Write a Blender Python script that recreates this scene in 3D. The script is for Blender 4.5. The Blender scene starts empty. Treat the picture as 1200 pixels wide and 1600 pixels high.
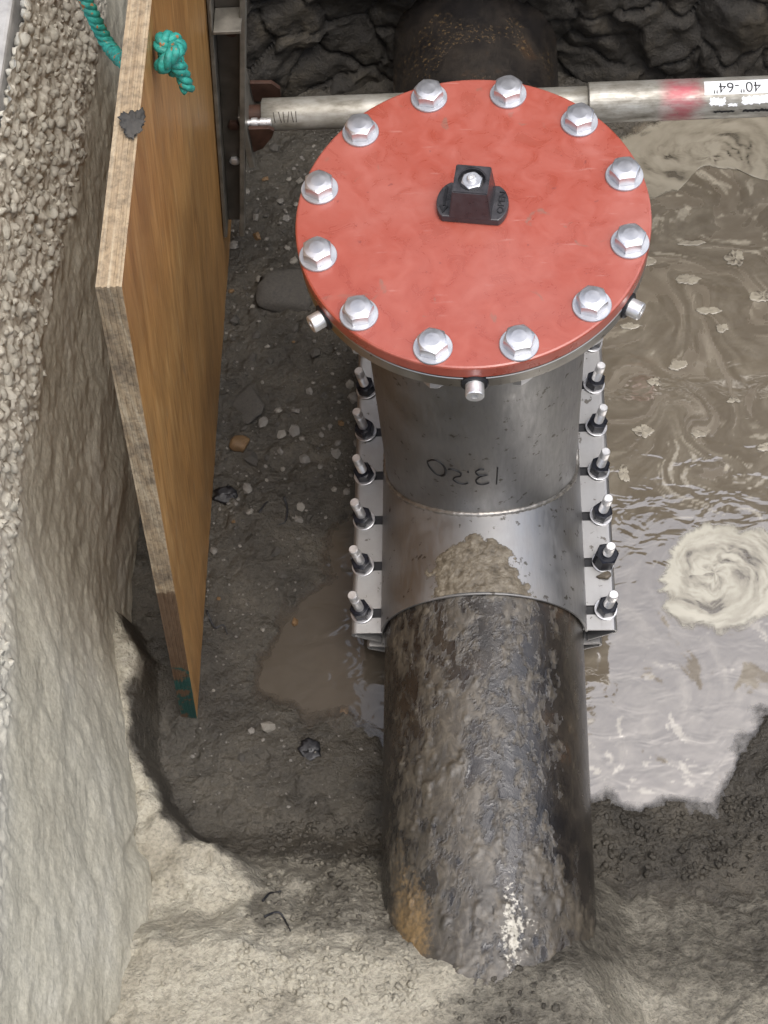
import bpy, bmesh, math, random
import numpy as np
from mathutils import Vector, Matrix

random.seed(7); RNG = np.random.default_rng(11)
S = bpy.context.scene
COL = S.collection
PI = math.pi

# ------------------------------------------------------------------ camera
cam = bpy.data.cameras.new('camera'); cam_o = bpy.data.objects.new('camera', cam); COL.objects.link(cam_o)
cam.sensor_fit = 'HORIZONTAL'; cam.sensor_width = 36.0; cam.lens = 2516.8 / 1200 * 36
cam.clip_start = 0.05; cam.clip_end = 500
M3 = Matrix(((0.99740492, 0.01952492, 0.06929792), (0.01373941, 0.893216, -0.44941785), (-0.07067286, 0.44920369, 0.89062977)))
cam_o.matrix_world = Matrix.Translation((0.02443, -1.34163, 1.77411)) @ M3.to_4x4()
S.camera = cam_o
S.render.resolution_x = 768; S.render.resolution_y = 1024

# ------------------------------------------------------------------ sky, sun, exposure (overcast day)
SUN_EL, SUN_AZ = math.radians(73), math.radians(128)      # azimuth measured from +Y towards +X
w = bpy.data.worlds.new('World'); S.world = w; w.use_nodes = True
nt = w.node_tree; nt.nodes.clear()
sky = nt.nodes.new('ShaderNodeTexSky'); sky.sky_type = 'NISHITA'; sky.sun_disc = False
sky.sun_elevation = SUN_EL; sky.sun_rotation = SUN_AZ; sky.air_density = 1.0; sky.dust_density = 4.0; sky.ozone_density = 1.0
hs = nt.nodes.new('ShaderNodeHueSaturation'); hs.inputs['Saturation'].default_value = 0.62
bg = nt.nodes.new('ShaderNodeBackground'); bg.inputs['Strength'].default_value = 0.15
wo = nt.nodes.new('ShaderNodeOutputWorld')
nt.links.new(sky.outputs[0], hs.inputs['Color']); nt.links.new(hs.outputs[0], bg.inputs['Color']); nt.links.new(bg.outputs[0], wo.inputs['Surface'])
sun = bpy.data.lights.new('sun', 'SUN'); sun.energy = 0.95; sun.angle = math.radians(40); sun.color = (1.0, 0.985, 0.955)
sun_o = bpy.data.objects.new('sun', sun); COL.objects.link(sun_o)
sd = Vector((math.sin(SUN_AZ) * math.cos(SUN_EL), math.cos(SUN_AZ) * math.cos(SUN_EL), math.sin(SUN_EL)))
sun_o.rotation_euler = sd.to_track_quat('Z', 'Y').to_euler(); sun_o.location = (0, 0, 6)
vs = S.view_settings; vs.view_transform = 'Standard'; vs.look = 'None'; vs.exposure = 0.92; vs.gamma = 1.0; vs.use_curve_mapping = False

# ------------------------------------------------------------------ numpy noise
def _h(ix, iy, iz, seed):
    h = (ix.astype(np.int64) * 374761393 + iy.astype(np.int64) * 668265263 + iz.astype(np.int64) * 2147483647 + seed * 974711) & 0xffffffff
    h = ((h ^ (h >> 13)) * 1274126177) & 0xffffffff
    h = ((h ^ (h >> 16)) * 2246822519) & 0xffffffff
    return ((h ^ (h >> 15)) & 0xffffff) / float(0xffffff)
def vn(x, y, z=0.0, seed=0):
    x, y, z = np.broadcast_arrays(np.asarray(x, float), np.asarray(y, float), np.asarray(z, float))
    xi, yi, zi = np.floor(x), np.floor(y), np.floor(z)
    fx, fy, fz = x - xi, y - yi, z - zi
    ux, uy, uz = [t * t * t * (t * (t * 6 - 15) + 10) for t in (fx, fy, fz)]
    r = 0
    for dx in (0, 1):
        for dy in (0, 1):
            for dz in (0, 1):
                wgt = (ux if dx else 1 - ux) * (uy if dy else 1 - uy) * (uz if dz else 1 - uz)
                r = r + wgt * _h(xi + dx, yi + dy, zi + dz, seed)
    return r * 2 - 1
def fbm(x, y, z=0.0, o=4, seed=0, g=0.5):
    a, r, t, k = 1.0, 0, 0, 1.0
    for i in range(o):
        r = r + a * vn(np.asarray(x) * k + 13.7 * i, np.asarray(y) * k + 7.1 * i, np.asarray(z) * k, seed + i); t += a; a *= g; k *= 2.03
    return r / t
def worley(x, y, seed=0):
    x = np.asarray(x, float); y = np.asarray(y, float); xi, yi = np.floor(x), np.floor(y)
    f1 = np.full(x.shape, 9.0); f2 = f1.copy(); idv = np.zeros(x.shape)
    for dx in (-1, 0, 1):
        for dy in (-1, 0, 1):
            cx, cy = xi + dx, yi + dy
            px = cx + _h(cx, cy, cx * 0, seed); py = cy + _h(cx, cy, cx * 0 + 1, seed)
            d = np.hypot(px - x, py - y); c = _h(cx, cy, cx * 0 + 2, seed)
            m = d < f1
            f2 = np.where(m, f1, np.minimum(f2, d)); idv = np.where(m, c, idv); f1 = np.where(m, d, f1)
    return f1, f2, idv
def sstep(a, b, x):
    t = np.clip((x - a) / (b - a), 0, 1); return t * t * (3 - 2 * t)
def polysd(x, y, P):
    x = np.asarray(x, float); y = np.asarray(y, float); d = np.full(x.shape, 1e9); ins = np.zeros(x.shape, bool)
    n = len(P)
    for i in range(n):
        ax, ay = P[i]; bx, by = P[(i + 1) % n]
        ex, ey = bx - ax, by - ay; L = ex * ex + ey * ey + 1e-12
        t = np.clip(((x - ax) * ex + (y - ay) * ey) / L, 0, 1)
        d = np.minimum(d, np.hypot(x - ax - t * ex, y - ay - t * ey))
        c = ((ay > y) != (by > y))
        with np.errstate(divide='ignore', invalid='ignore'):
            xc = ex * (y - ay) / (ey if abs(ey) > 1e-12 else 1e-12) + ax
        ins ^= c & (x < xc)
    return np.where(ins, -d, d)

# ------------------------------------------------------------------ mesh helpers
WLOC = {}
def mesh_from(name, V, F, mats=(), smooth=False, fm=None, attrs=None):
    me = bpy.data.meshes.new(name)
    V = np.asarray(V, float); 
    me.from_pydata(V.tolist() if len(V) < 4000 else [tuple(v) for v in V], [], F if isinstance(F, list) else F.tolist())
    for m in (mats if isinstance(mats, (list, tuple)) else [mats]): me.materials.append(m)
    if fm is not None: me.polygons.foreach_set('material_index', np.asarray(fm, np.int32))
    me.polygons.foreach_set('use_smooth', np.full(len(me.polygons), bool(smooth)))
    for k, a in (attrs or {}).items():
        at = me.attributes.new(k, 'FLOAT', 'POINT'); at.data.foreach_set('value', np.asarray(a, np.float32).ravel())
    me.update(); return me
def put(name, me, parent=None, loc=(0, 0, 0), rot=(0, 0, 0), local=False):
    o = bpy.data.objects.new(name, me); COL.objects.link(o); loc = Vector(loc)
    if parent is not None:
        o.parent = parent
        o.location = loc if local else loc - WLOC.get(parent, Vector())
    else: o.location = loc
    WLOC[o] = (WLOC.get(parent, Vector()) + loc) if local else loc
    o.rotation_euler = rot; return o
def root(name, loc, label, cat, group=None):
    o = put(name, None, None, loc); o.empty_display_size = 0.05; return tag(o, label, cat, group)
def tag(o, label, cat, group=None):
    o['label'] = label; o['category'] = cat
    if group: o['group'] = group
    return o
def kind(o, k, label=None):
    o['kind'] = k
    if label: o['label'] = label
    return o
def grid_faces(nu, nv, cu=False, cv=False):
    F = []
    for i in range(nu if cu else nu - 1):
        for j in range(nv if cv else nv - 1):
            a = i * nv + j; b = ((i + 1) % nu) * nv + j; c = ((i + 1) % nu) * nv + (j + 1) % nv; d = i * nv + (j + 1) % nv
            F.append((a, b, c, d))
    return F
def grid_np(nu, nv):
    i, j = np.meshgrid(np.arange(nu - 1), np.arange(nv - 1), indexing='ij')
    a = (i * nv + j).ravel(); return np.stack([a, a + nv, a + nv + 1, a + 1], 1)
def lathe(prof, n=32, z0=0.0):
    V, F = [], []
    for r, z in prof:
        for k in range(n):
            a = 2 * PI * k / n; V.append((r * math.cos(a), r * math.sin(a), z + z0))
    for i in range(len(prof) - 1):
        for k in range(n):
            F.append((i * n + k, i * n + (k + 1) % n, (i + 1) * n + (k + 1) % n, (i + 1) * n + k))
    F.append(tuple(reversed(range(n)))); F.append(tuple(range((len(prof) - 1) * n, len(prof) * n)))
    return V, F
def box(x0, x1, y0, y1, z0, z1):
    V = [(x, y, z) for x in (x0, x1) for y in (y0, y1) for z in (z0, z1)]
    return V, [(0, 1, 3, 2), (4, 6, 7, 5), (0, 4, 5, 1), (2, 3, 7, 6), (0, 2, 6, 4), (1, 5, 7, 3)]
def join(*parts):
    V, F = [], []
    for v, f in parts:
        n = len(V); V += [tuple(p) for p in v]; F += [tuple(i + n for i in q) for q in f]
    return V, F
def bevel_mesh(name, V, F, mats, w_, seg=2, smooth=False):
    bm = bmesh.new(); vv = [bm.verts.new(v) for v in V]
    for f in F: bm.faces.new([vv[i] for i in f])
    bmesh.ops.recalc_face_normals(bm, faces=bm.faces)
    ed = [e for e in bm.edges if len(e.link_faces) == 2 and e.calc_face_angle(0) > 0.5]
    bmesh.ops.bevel(bm, geom=ed, offset=w_, segments=seg, affect='EDGES', profile=0.6)
    me = bpy.data.meshes.new(name); bm.to_mesh(me); bm.free()
    for m in (mats if isinstance(mats, (list, tuple)) else [mats]): me.materials.append(m)
    for p in me.polygons: p.use_smooth = smooth
    return me
def extrude_poly(P, z0, z1):
    n = len(P); V = [(x, y, z0) for x, y in P] + [(x, y, z1) for x, y in P]
    F = [tuple(reversed(range(n))), tuple(range(n, 2 * n))] + [(i, (i + 1) % n, n + (i + 1) % n, n + i) for i in range(n)]
    return V, F
def tube(P, r, n=8, closed=False):
    P = [Vector(p) for p in P]; m = len(P); V, F = [], []; up = None
    for i, p in enumerate(P):
        a = P[(i - 1) % m] if (closed or i > 0) else P[i]; b = P[(i + 1) % m] if (closed or i < m - 1) else P[i]
        t = (b - a).normalized()
        if up is None:
            up = Vector((0, 0, 1)) if abs(t.z) < 0.9 else Vector((1, 0, 0))
        s = t.cross(up).normalized(); up = s.cross(t).normalized()
        rr = r[i] if hasattr(r, '__len__') else r
        for k in range(n):
            c, d = math.cos(2 * PI * k / n), math.sin(2 * PI * k / n); V.append(tuple(p + s * (c * rr) + up * (d * rr)))
    F = [(i * n + k, i * n + (k + 1) % n, ((i + 1) % m) * n + (k + 1) % n, ((i + 1) % m) * n + k) for i in range(m if closed else m - 1) for k in range(n)]
    if not closed: F += [tuple(reversed(range(n))), tuple(range((m - 1) * n, m * n))]
    return V, F
def hexhead(ap, h, sub=4, chamfer_bottom=False, dish=0.0, hole=None):
    """hexagon prism with a turned chamfer: ap = half the distance across flats"""
    n = 6 * sub; V, F = [], []
    def ring(rf, zf):
        for k in range(n):
            a = 2 * PI * k / n; s = (a + PI / 6) % (PI / 3) - PI / 6
            R = ap / math.cos(PI / 6 - abs((a % (PI / 3)) - 0) ) if False else ap / math.cos(((a) % (PI / 3)) - PI / 6)
            r = rf(R); V.append((r * math.cos(a), r * math.sin(a), zf(R)))
    rings = 0
    c0 = ap * 0.93
    if chamfer_bottom:
        ring(lambda R: c0, lambda R: 0.0); ring(lambda R: R, lambda R: (R - c0) * 0.5); rings += 2
    else:
        ring(lambda R: R, lambda R: 0.0); rings += 1
    ring(lambda R: R, lambda R: h - (R - c0) * 0.62); ring(lambda R: c0, lambda R: h); rings += 2
    if hole:
        ring(lambda R: hole, lambda R: h); ring(lambda R: hole, lambda R: 0.0); rings += 2
    elif dish:
        ring(lambda R: ap * 0.55, lambda R: h + dish); ring(lambda R: ap * 0.2, lambda R: h + dish * 1.25); rings += 2
    for i in range(rings - 1):
        for k in range(n): F.append((i * n + k, i * n + (k + 1) % n, (i + 1) * n + (k + 1) % n, (i + 1) * n + k))
    if hole:
        for k in range(n): F.append(((rings - 1) * n + k, (rings - 1) * n + (k + 1) % n, (k + 1) % n, k))
    else:
        F.append(tuple(reversed(range(n)))); F.append(tuple(range((rings - 1) * n, rings * n)))
    return V, F
ICO = None
def pebble_vf(seed, sub=1, rough=0.28, flat=0.7):
    bm = bmesh.new(); bmesh.ops.create_icosphere(bm, subdivisions=sub, radius=1.0)
    V = np.array([v.co[:] for v in bm.verts]); F = [tuple(v.index for v in f.verts) for f in bm.faces]; bm.free()
    n = fbm(V[:, 0] * 1.1 + seed * 5.3, V[:, 1] * 1.1, V[:, 2] * 1.1 + seed, 2, seed)
    V = V * (1 + rough * n[:, None] * 1.6)
    if sub > 2: V = V * (1 + 0.5 * rough * fbm(V[:, 0] * 4 + seed, V[:, 1] * 4, V[:, 2] * 4, 3, seed + 9, 0.7)[:, None])
    rg = np.random.default_rng(seed + 100)
    for _ in range(5):            # flatten a few facets
        d = rg.normal(size=3); d /= np.linalg.norm(d); k = V @ d; lim = rg.uniform(0.55, 0.85)
        V = V - np.outer(np.maximum(k - lim, 0) * 0.9, d)
    V[:, 2] *= flat; V[:, 0] *= rg.uniform(0.8, 1.25)
    return V, F

# ------------------------------------------------------------------ materials
class NB:
    def __init__(s, name):
        s.m = bpy.data.materials.new(name); s.m.use_nodes = True; s.t = s.m.node_tree; s.t.nodes.clear()
        s.out = s.n('ShaderNodeOutputMaterial'); s.b = s.n('ShaderNodeBsdfPrincipled'); s.l(s.b.outputs[0], s.out.inputs['Surface'])
    def n(s, k, **kw):
        x = s.t.nodes.new(k)
        for a, v in kw.items(): setattr(x, a, v)
        return x
    def l(s, a, b): s.t.links.new(a, b)
    def set(s, **kw):
        for k, v in kw.items():
            i = s.b.inputs[k.replace('_', ' ')]
            if hasattr(v, 'is_linked') or hasattr(v, 'links'): s.l(v, i)
            else: i.default_value = (*v, 1) if isinstance(v, tuple) and len(v) == 3 else v
        return s
    def co(s, scale=(1, 1, 1), rot=(0, 0, 0), src='Object', loc=(0, 0, 0)):
        c = s.n('ShaderNodeTexCoord'); m = s.n('ShaderNodeMapping'); m.inputs['Scale'].default_value = scale; m.inputs['Rotation'].default_value = rot; m.inputs['Location'].default_value = loc
        s.l(c.outputs[src], m.inputs[0]); return m.outputs[0]
    def noise(s, v, scale=10, det=6, rough=0.6, dist=0.0):
        x = s.n('ShaderNodeTexNoise'); x.inputs['Scale'].default_value = scale; x.inputs['Detail'].default_value = det; x.inputs['Roughness'].default_value = rough; x.inputs['Distortion'].default_value = dist
        s.l(v, x.inputs['Vector']); return x.outputs['Fac']
    def ramp(s, f, *st, interp='LINEAR'):
        r = s.n('ShaderNodeValToRGB'); e = r.color_ramp.elements; r.color_ramp.interpolation = interp
        while len(e) < len(st): e.new(0.5)
        for q, (p, c) in zip(e, st): q.position = p; q.color = (*c, 1) if isinstance(c, tuple) else (c, c, c, 1)
        s.l(f, r.inputs[0]); return r.outputs[0]
    def mix(s, f, a, b, mode='MIX'):
        x = s.n('ShaderNodeMix', data_type='RGBA', blend_type=mode)
        for v, i in ((f, 0), (a, 6), (b, 7)):
            if hasattr(v, 'links'): s.l(v, x.inputs[i])
            else: x.inputs[i].default_value = (*v, 1) if isinstance(v, tuple) else v
        return x.outputs[2]
    def math(s, op, a, b=0.0):
        x = s.n('ShaderNodeMath', operation=op)
        for v, i in ((a, 0), (b, 1)):
            if hasattr(v, 'links'): s.l(v, x.inputs[i])
            else: x.inputs[i].default_value = v
        return x.outputs[0]
    def attr(s, nme): 
        a = s.n('ShaderNodeAttribute', attribute_name=nme); return a.outputs['Fac']
    def bump(s, h, strength=0.3, dist=0.01, prev=None):
        b = s.n('ShaderNodeBump'); b.inputs['Strength'].default_value = strength; b.inputs['Distance'].default_value = dist
        s.l(h, b.inputs['Height'])
        if prev is not None: s.l(prev, b.inputs['Normal'])
        return b.outputs[0]

def simple(name, col, rough=0.5, metal=0.0, var=0.25, vscale=40, bump=0.0, rvar=0.15):
    m = NB(name); v = m.co(); f = m.noise(v, vscale, 5)
    lo = tuple(c * (1 - var) for c in col); hi = tuple(min(1, c * (1 + var)) for c in col)
    m.set(Base_Color=m.ramp(f, (0.3, lo), (0.7, hi)), Roughness=m.ramp(f, (0.3, max(0.02, rough - rvar)), (0.7, min(1, rough + rvar))), Metallic=metal)
    if bump: m.set(Normal=m.bump(m.noise(v, vscale * 3, 4), bump, 0.002))
    return m.m

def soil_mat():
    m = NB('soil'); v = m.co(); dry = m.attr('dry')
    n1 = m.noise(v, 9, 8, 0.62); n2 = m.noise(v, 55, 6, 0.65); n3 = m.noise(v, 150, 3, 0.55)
    wet = m.ramp(n1, (0.3, (0.028, 0.024, 0.018)), (0.52, (0.053, 0.046, 0.035)), (0.75, (0.090, 0.078, 0.059)))  # wet mud, with some of the pit's shade put into the colour
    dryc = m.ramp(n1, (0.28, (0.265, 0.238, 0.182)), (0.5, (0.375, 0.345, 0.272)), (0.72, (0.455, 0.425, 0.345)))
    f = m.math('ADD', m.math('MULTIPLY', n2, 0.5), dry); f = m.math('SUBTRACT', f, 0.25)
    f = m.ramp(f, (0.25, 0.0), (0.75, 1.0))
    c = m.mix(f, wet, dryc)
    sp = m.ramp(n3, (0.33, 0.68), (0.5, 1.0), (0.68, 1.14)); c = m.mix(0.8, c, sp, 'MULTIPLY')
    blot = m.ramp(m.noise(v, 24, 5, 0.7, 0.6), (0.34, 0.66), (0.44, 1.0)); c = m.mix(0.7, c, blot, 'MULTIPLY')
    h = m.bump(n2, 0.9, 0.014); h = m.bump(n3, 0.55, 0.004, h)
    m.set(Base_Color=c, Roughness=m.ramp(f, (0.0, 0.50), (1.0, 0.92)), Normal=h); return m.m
def clay_mat():
    m = NB('clay'); v = m.co((1, 1, 1)); vs_ = m.co((2.0, 0.55, 1.9), (0.18, 0, 0))
    n1 = m.noise(v, 5, 8, 0.6); n2 = m.noise(vs_, 26, 8, 0.65, 0.4); n3 = m.noise(v, 160, 4, 0.6)
    c = m.ramp(n1, (0.3, (0.35, 0.325, 0.255)), (0.55, (0.44, 0.415, 0.335)), (0.75, (0.50, 0.48, 0.41)))
    c = m.mix(0.75, c, m.ramp(n2, (0.26, 0.62), (0.40, 0.96), (0.7, 1.06)), 'MULTIPLY')
    c = m.mix(0.5, c, m.ramp(n3, (0.35, 0.75), (0.6, 1.12)), 'MULTIPLY')
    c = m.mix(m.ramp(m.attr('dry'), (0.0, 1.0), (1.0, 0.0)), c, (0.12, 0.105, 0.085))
    ag = m.ramp(n1, (0.3, (0.47, 0.445, 0.375)), (0.7, (0.53, 0.505, 0.435))); ag = m.mix(0.5, ag, m.ramp(m.noise(v, 70, 4), (0.3, 0.8), (0.6, 1.05)), 'MULTIPLY'); c = m.mix(m.attr('agg'), c, ag)
    h = m.bump(n2, 0.38, 0.007); h = m.bump(n3, 0.45, 0.003, h)
    m.set(Base_Color=c, Roughness=0.88, Normal=h); return m.m
def dark_soil_mat():
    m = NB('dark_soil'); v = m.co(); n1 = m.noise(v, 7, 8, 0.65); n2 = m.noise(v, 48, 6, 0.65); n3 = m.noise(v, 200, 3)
    c = m.ramp(n1, (0.3, (0.011, 0.009, 0.0065)), (0.52, (0.021, 0.0175, 0.0125)), (0.72, (0.055, 0.044, 0.028)))  # dark soil, darkened further to stand in for overhang shade
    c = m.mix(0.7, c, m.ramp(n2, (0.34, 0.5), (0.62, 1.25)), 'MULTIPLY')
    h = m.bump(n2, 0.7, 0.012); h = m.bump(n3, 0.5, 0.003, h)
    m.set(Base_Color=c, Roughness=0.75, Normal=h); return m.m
def water_mat(name, cols, ior, pale):
    m = NB(name); v = m.co(); t = m.attr('tone'); fl = m.attr('fleck'); sc = m.attr('scum'); dp = m.attr('depth')
    n = m.noise(v, 60, 4, 0.6, 0.8)
    c = m.ramp(m.math('ADD', t, m.math('MULTIPLY', m.math('SUBTRACT', n, 0.5), 0.16)), (0.15, cols[0]), (0.42, cols[1]), (0.62, cols[2]), (0.85, cols[3]))
    c = m.mix(m.math('MULTIPLY', fl, m.ramp(n, (0.3, 0.45), (0.6, 1.0))), c, pale)
    h = m.bump(m.noise(m.co((1, 1.6, 1)), 17, 2, 0.5, 0.6), 0.15, 0.010); h = m.bump(t, 0.04, 0.006, h)
    m.set(Base_Color=c, Roughness=m.ramp(m.math('MAXIMUM', m.math('MULTIPLY', fl, 0.6), sc), (0.0, 0.045), (1.0, 0.34)), IOR=ior, Specular_IOR_Level=m.ramp(sc, (0.0, 0.5), (1.0, 0.12)), Normal=h)
    tr = m.n('ShaderNodeBsdfTransparent'); gl = m.n('ShaderNodeBsdfGlossy'); gl.inputs['Roughness'].default_value = 0.06
    thin = m.n('ShaderNodeMixShader'); thin.inputs[0].default_value = 0.045; m.l(tr.outputs[0], thin.inputs[1]); m.l(gl.outputs[0], thin.inputs[2])
    mx = m.n('ShaderNodeMixShader'); m.l(m.ramp(m.math('ADD', dp, m.math('MULTIPLY', m.math('SUBTRACT', n, 0.5), 0.25)), (0.02, 0.0), (0.85, 1.0)), mx.inputs[0]); m.l(thin.outputs[0], mx.inputs[1]); m.l(m.b.outputs[0], mx.inputs[2])
    m.l(mx.outputs[0], m.out.inputs['Surface']); return m.m
def foam_mat(name, lo, mid, hi):
    m = NB(name); v = m.co(); t = m.attr('tone'); e = m.attr('edge'); n = m.noise(v, 90, 4, 0.6); n2 = m.noise(v, 22, 5, 0.62, 0.8)
    f = m.math('ADD', t, m.math('MULTIPLY', m.math('SUBTRACT', n, 0.5), 0.22))
    c = m.ramp(f, (0.26, lo), (0.46, mid), (0.70, hi), (0.95, tuple(k * 1.1 for k in hi)))
    m.set(Base_Color=c, Roughness=0.32, IOR=1.5, Normal=m.bump(f, 0.18, 0.0015))
    a = m.math('ADD', m.math('MULTIPLY', e, 1.0), m.math('MULTIPLY', m.math('SUBTRACT', n2, 0.5), 1.1))
    a = m.math('MULTIPLY', m.ramp(a, (0.08, 0.0), (0.42, 0.95)), m.ramp(f, (0.10, 0.45), (0.34, 1.0)))
    tr = m.n('ShaderNodeBsdfTransparent'); mx = m.n('ShaderNodeMixShader'); m.l(a, mx.inputs[0]); m.l(tr.outputs[0], mx.inputs[1]); m.l(m.b.outputs[0], mx.inputs[2]); m.l(mx.outputs[0], m.out.inputs['Surface'])
    return m.m
def paint_mat():
    m = NB('red_primer_paint'); v = m.co(); n1 = m.noise(v, 7, 7, 0.62, 0.5); n2 = m.noise(v, 28, 6, 0.62, 0.8); n3 = m.noise(v, 120, 3); st = m.noise(m.co((1, 9, 1), (0, 0, 0.7)), 14, 4, 0.6)
    c = m.ramp(n2, (0.34, (0.285, 0.056, 0.034)), (0.5, (0.315, 0.065, 0.041)), (0.66, (0.335, 0.076, 0.050)))
    c = m.mix(m.ramp(n1, (0.42, 0.0), (0.70, 0.38)), c, (0.40, 0.16, 0.13))
    c = m.mix(m.ramp(st, (0.64, 0.0), (0.72, 0.35)), c, (0.48, 0.26, 0.225))
    c = m.mix(m.ramp(m.noise(v, 19, 5, 0.55, 1.2), (0.66, 0.0), (0.71, 0.6)), c, (0.20, 0.115, 0.085))
    c = m.mix(m.ramp(m.noise(v, 75, 2, 0.5), (0.72, 0.0), (0.74, 0.7)), c, (0.20, 0.05, 0.04))
    r = m.ramp(n2, (0.3, 0.20), (0.7, 0.46)); m.set(Base_Color=c, Roughness=r, IOR=1.65, Normal=m.bump(n3, 0.06, 0.001)); return m.m
def steel_mat(name, col=(0.50, 0.49, 0.475), rough=0.3, dirt=0.35, brush=(1, 1, 14)):
    m = NB(name); v = m.co(); b = m.noise(m.co(brush), 30, 4, 0.6); n = m.noise(v, 9, 6, 0.6); s = m.noise(v, 55, 4, 0.6)
    c = m.mix(m.ramp(b, (0.3, 0.0), (0.7, 0.35)), col, tuple(k * 0.72 for k in col))
    d = m.math('MULTIPLY', m.ramp(n, (0.45, 0.0), (0.75, 1.0)), dirt)
    c = m.mix(d, c, (0.22, 0.19, 0.15)); c = m.mix(m.ramp(s, (0.63, 0.0), (0.67, 0.75)), c, (0.075, 0.062, 0.046))
    m.set(Base_Color=c, Metallic=m.math('SUBTRACT', 1.0, m.math('MULTIPLY', d, 0.8)), Roughness=m.ramp(m.mix(0.5, b, n), (0.3, max(0.05, rough - 0.1)), (0.7, rough + 0.14)), Normal=m.bump(b, 0.05, 0.001)); return m.m
def pipe_mat():
    m = NB('coated_pipe'); v = m.co(); mud = m.attr('mud'); rust = m.attr('rust')
    n1 = m.noise(m.co((1, 0.60, 1)), 44, 9, 0.70, 0.6); n2 = m.noise(v, 150, 4, 0.6); n3 = m.noise(v, 11, 6, 0.65)
    coat = m.ramp(n3, (0.38, (0.010, 0.009, 0.009)), (0.6, (0.028, 0.023, 0.019)), (0.72, (0.055, 0.032, 0.018)))
    mudc = m.ramp(n1, (0.28, (0.022, 0.018, 0.012)), (0.5, (0.052, 0.042, 0.029)), (0.70, (0.115, 0.096, 0.068)))
    f = m.ramp(m.math('ADD', mud, m.math('MULTIPLY', m.math('SUBTRACT', n1, 0.5), 1.15)), (0.28, 0.0), (0.58, 0.95))
    film = m.math('MULTIPLY', m.ramp(n1, (0.42, 0.04), (0.75, 0.50)), m.attr('film')); f2 = m.math('MAXIMUM', f, film)
    c = m.mix(f2, coat, mudc)
    c = m.mix(m.ramp(m.math('ADD', rust, m.math('MULTIPLY', m.math('SUBTRACT', n2, 0.5), 1.0)), (0.35, 0.0), (0.8, 0.75)), c, (0.21, 0.130, 0.048))
    c = m.mix(m.ramp(m.math('ADD', m.attr('lime'), m.math('MULTIPLY', m.math('SUBTRACT', n2, 0.5), 1.6)), (0.62, 0.0), (0.80, 0.85)), c, (0.42, 0.395, 0.33))
    c = m.mix(0.5, c, m.ramp(n2, (0.35, 0.6), (0.65, 1.3)), 'MULTIPLY')
    h = m.bump(f, 0.5, 0.0018); h = m.bump(n1, 0.35, 0.004, h)
    m.set(Base_Color=c, Roughness=m.ramp(f, (0.0, 0.27), (1.0, 0.56)), IOR=1.75, Normal=h); return m.m
def ply_face_mat():
    m = NB('plywood_face'); v = m.co((1, 1, 1)); g = m.noise(m.co((1, 13, 1.0), (0.03, 0, 0)), 5, 8, 0.66, 1.4); g2 = m.noise(m.co((1, 46, 1.6)), 6, 6, 0.6, 0.3); n = m.noise(v, 4, 5)
    c = m.ramp(g, (0.24, (0.17, 0.075, 0.020)), (0.40, (0.33, 0.158, 0.043)), (0.55, (0.42, 0.218, 0.067)), (0.72, (0.53, 0.325, 0.130)))
    c = m.mix(m.ramp(g2, (0.26, 0.75), (0.38, 0.0)), c, (0.075, 0.035, 0.014)); c = m.mix(0.7, c, m.ramp(m.noise(m.co((1, 2.2, 0.8)), 5, 6, 0.62, 0.8), (0.3, 0.62), (0.52, 1.0), (0.7, 1.3)), 'MULTIPLY'); c = m.mix(m.ramp(m.noise(m.co((1, 1, 0.5)), 30, 5, 0.6), (0.62, 0.0), (0.70, 0.4)), c, (0.20, 0.155, 0.105))
    m.set(Base_Color=c, Roughness=0.42, Normal=m.bump(g2, 0.12, 0.001)); return m.m
def ply_edge_mat():
    m = NB('plywood_edge'); v = m.co(); pl = m.noise(m.co((150, 2.0, 2.0)), 1.6, 3, 0.5); n = m.noise(v, 22, 7, 0.7); f = m.noise(v, 150, 3)
    c = m.ramp(pl, (0.3, (0.24, 0.168, 0.096)), (0.5, (0.33, 0.245, 0.150)), (0.7, (0.40, 0.32, 0.215)))
    c = m.mix(m.ramp(n, (0.32, 0.85), (0.55, 0.0)), c, (0.135, 0.100, 0.066)); c = m.mix(0.6, c, m.ramp(f, (0.32, 0.5), (0.55, 1.1)), 'MULTIPLY')
    wetf = m.attr('stain'); c = m.mix(m.ramp(m.math('ADD', wetf, m.math('MULTIPLY', m.math('SUBTRACT', n, 0.5), 0.5)), (0.45, 0.0), (0.52, 0.9)), c, (0.075, 0.036, 0.014))
    c = m.mix(m.ramp(m.math('ADD', m.attr('green'), m.math('MULTIPLY', m.math('SUBTRACT', n, 0.5), 1.5)), (0.48, 0.0), (0.54, 1.0)), c, (0.006, 0.048, 0.038))
    m.set(Base_Color=c, Roughness=0.82, Normal=m.bump(f, 0.5, 0.002)); return m.m
def tube_mat():
    m = NB('strut_tube'); v = m.co(); n = m.noise(m.co((1.2, 3, 3)), 16, 7, 0.65); n2 = m.noise(v, 90, 4)
    c = m.ramp(n, (0.3, (0.15, 0.135, 0.105)), (0.5, (0.31, 0.295, 0.255)), (0.7, (0.46, 0.445, 0.405)))
    x = m.n('ShaderNodeSeparateXYZ'); tc = m.n('ShaderNodeTexCoord'); m.l(tc.outputs['Object'], x.inputs[0])
    pk = m.math('MULTIPLY', m.ramp(m.math('ADD', m.math('MULTIPLY', n, 0.03), x.outputs[0]), (0.325, 0.0), (0.35, 1.0), (0.375, 1.0), (0.41, 0.0)), m.ramp(n, (0.35, 0.95), (0.65, 0.3)))
    c = m.mix(pk, c, (0.40, 0.10, 0.12)); c = m.mix(m.ramp(n2, (0.62, 0.0), (0.72, 0.6)), c, (0.16, 0.14, 0.11))
    m.set(Base_Color=c, Metallic=0.45, Roughness=m.ramp(n, (0.3, 0.62), (0.7, 0.4)), Normal=m.bump(n2, 0.15, 0.001)); return m.m

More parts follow.
